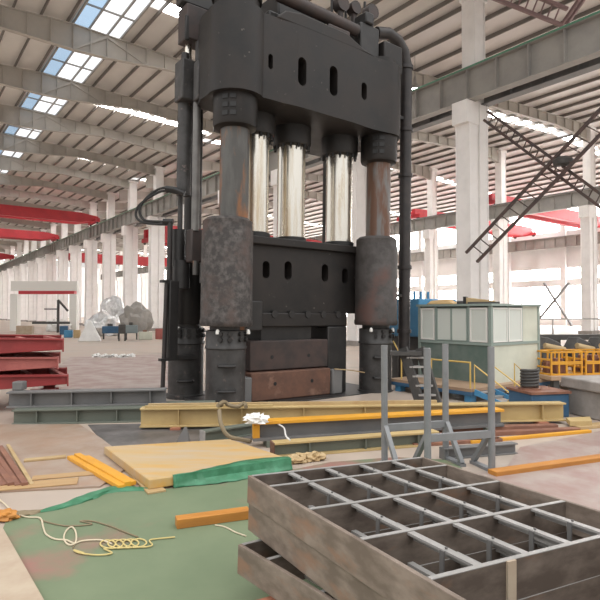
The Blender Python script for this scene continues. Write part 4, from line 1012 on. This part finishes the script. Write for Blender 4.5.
box_at('work_bench', 145.5, 339.5, 1.0, .7, .6, 'boothp', 'low white bench with a brown lump near the press side', 'bench', .3, 0, 'brownbar')
box_at('carton', 160, 339, .7, .6, .8, 'redp', 'pinkish brown carton just left of the press pipes', 'carton')
box_at('tool_cart', 122, 341, .5, .5, 1.2, 'dark', 'dark narrow tool cart between the blue machines', 'cart', .3, 1)
for i, (x, w, h, lb) in enumerate(((112, 5, 4.5, 'silver wrapped tall heap behind the blue machine'), (140, 6, 3.4, 'grey wrapped heap behind the white bench'), (97, 4, 3.8, 'grey wrapped bundle above the pyramid sheet'), (52, 5, 1.5, 'low pale heap beneath the black crane arm'), (157, 4, 3.6, 'pale wrapped heap nearest the press at left'))):
    c = G(x, 331.5); blob('wrapped_heap', (c.x, c.y+(0, -1.5, 6.8, 1.5, 9.5)[i], 0), w*.27, .8, h*.55, ('silver', 'rail', 'whitetarp', 'whitetarp', 'whitetarp')[i], lb, 'heap', 11+i*2.3, .35)
for i in range(5):
    c = G(97+8.5*i, 357.5+.5*(i % 2)); blob('sheet_pile', (c.x, c.y, 0), .19, .3, .11, 'whitetarp', ['leftmost white lump of the low pile on the far floor', 'second white lump of the low pile on the far floor', 'middle white lump of the low pile on the far floor', 'fourth white lump of the low pile on the far floor', 'rightmost white lump of the low pile on the far floor'][i], 'sheet', 21+i*1.7, .7); bpy.data.objects[-1]
# white gantry with a red beam and a black jib crane
Yg = 62
pL, pR_ = P(12, 300, Yg), P(78, 300, Yg); gz = P(40, 291, Yg).z
o = empty('gantry', V((pL.x, pL.y, 0)), 0, 'white gantry with a red underside beam near the far left columns', 'gantry')
wg = pR_.x-pL.x
m = MB(); m.box(0, wg, -.3, .3, gz, gz+1.1); m.build('beam', 'whitef', o, smooth=False)
m = MB(); m.box(.9, wg-.3, -.36, .36, gz-.35, gz-.0); m.build('rail_strip', 'red', o, smooth=False)
for x in (.4, wg-.4): m = MB(); m.box(x-.4, x+.4, -.4, .4, 0, gz-.35 if x < 1 else gz-.35); m.build('leg', 'whitef', o)
pj = P(58, 329, 56); o = empty('jib_crane', V((pj.x, pj.y, 0)), 0, 'black jib crane arm standing below the white gantry', 'crane')
zt = P(58, 300, 56).z
m = MB(); m.cyl((0, 0, 0), (0, 0, zt), .14, 8); m.build('mast', 'dark', o)
m = MB(); m.bar((0, 0, zt), (1.0, 0, 2.2), .18, .18); m.build('arm', 'dark', o); m = MB(); m.bar((-2.6, 0, 1.0), (1.2, 0, 1.0), .2, .25); m.build('base_beam', 'dark', o)
m = MB(); m.bar((0, 0, 2.4), (-1.4, 0, 2.4), .1, .12); m.build('short_arm', 'dark', o)
box_at('motor_unit', 64, 334.5, .7, .6, .8, 'dblue', 'dark blue motor by the foot of the black jib crane', 'motor')

# ================================================================== LIGHT
w = bpy.data.worlds.new('sky'); sc.world = w; w.use_nodes = True; nt = w.node_tree
bg = nt.nodes['Background']; tc = nt.nodes.new('ShaderNodeTexCoord'); sx = nt.nodes.new('ShaderNodeSeparateXYZ')
nt.links.new(tc.outputs['Generated'], sx.inputs[0]); cr = nt.nodes.new('ShaderNodeValToRGB')
nt.links.new(sx.outputs['Z'], cr.inputs[0])
e = cr.color_ramp.elements; e[0].position = 0; e[0].color = (.50, .475, .45, 1); e[1].position = .9; e[1].color = (2.3, 2.3, 2.3, 1)
k_ = e.new(.4); k_.color = (1.0, .99, .98, 1)
nt.links.new(cr.outputs[0], bg.inputs[0]); bg.inputs[1].default_value = .88
sc.view_settings.view_transform = 'Standard'; sc.view_settings.look = 'None'; sc.view_settings.gamma = 1; sc.view_settings.use_curve_mapping = False
sc.view_settings.exposure = .6
sc.cycles.max_bounces = 8; sc.cycles.diffuse_bounces = 5; sc.cycles.transparent_max_bounces = 12
sc.cycles.use_denoising = True
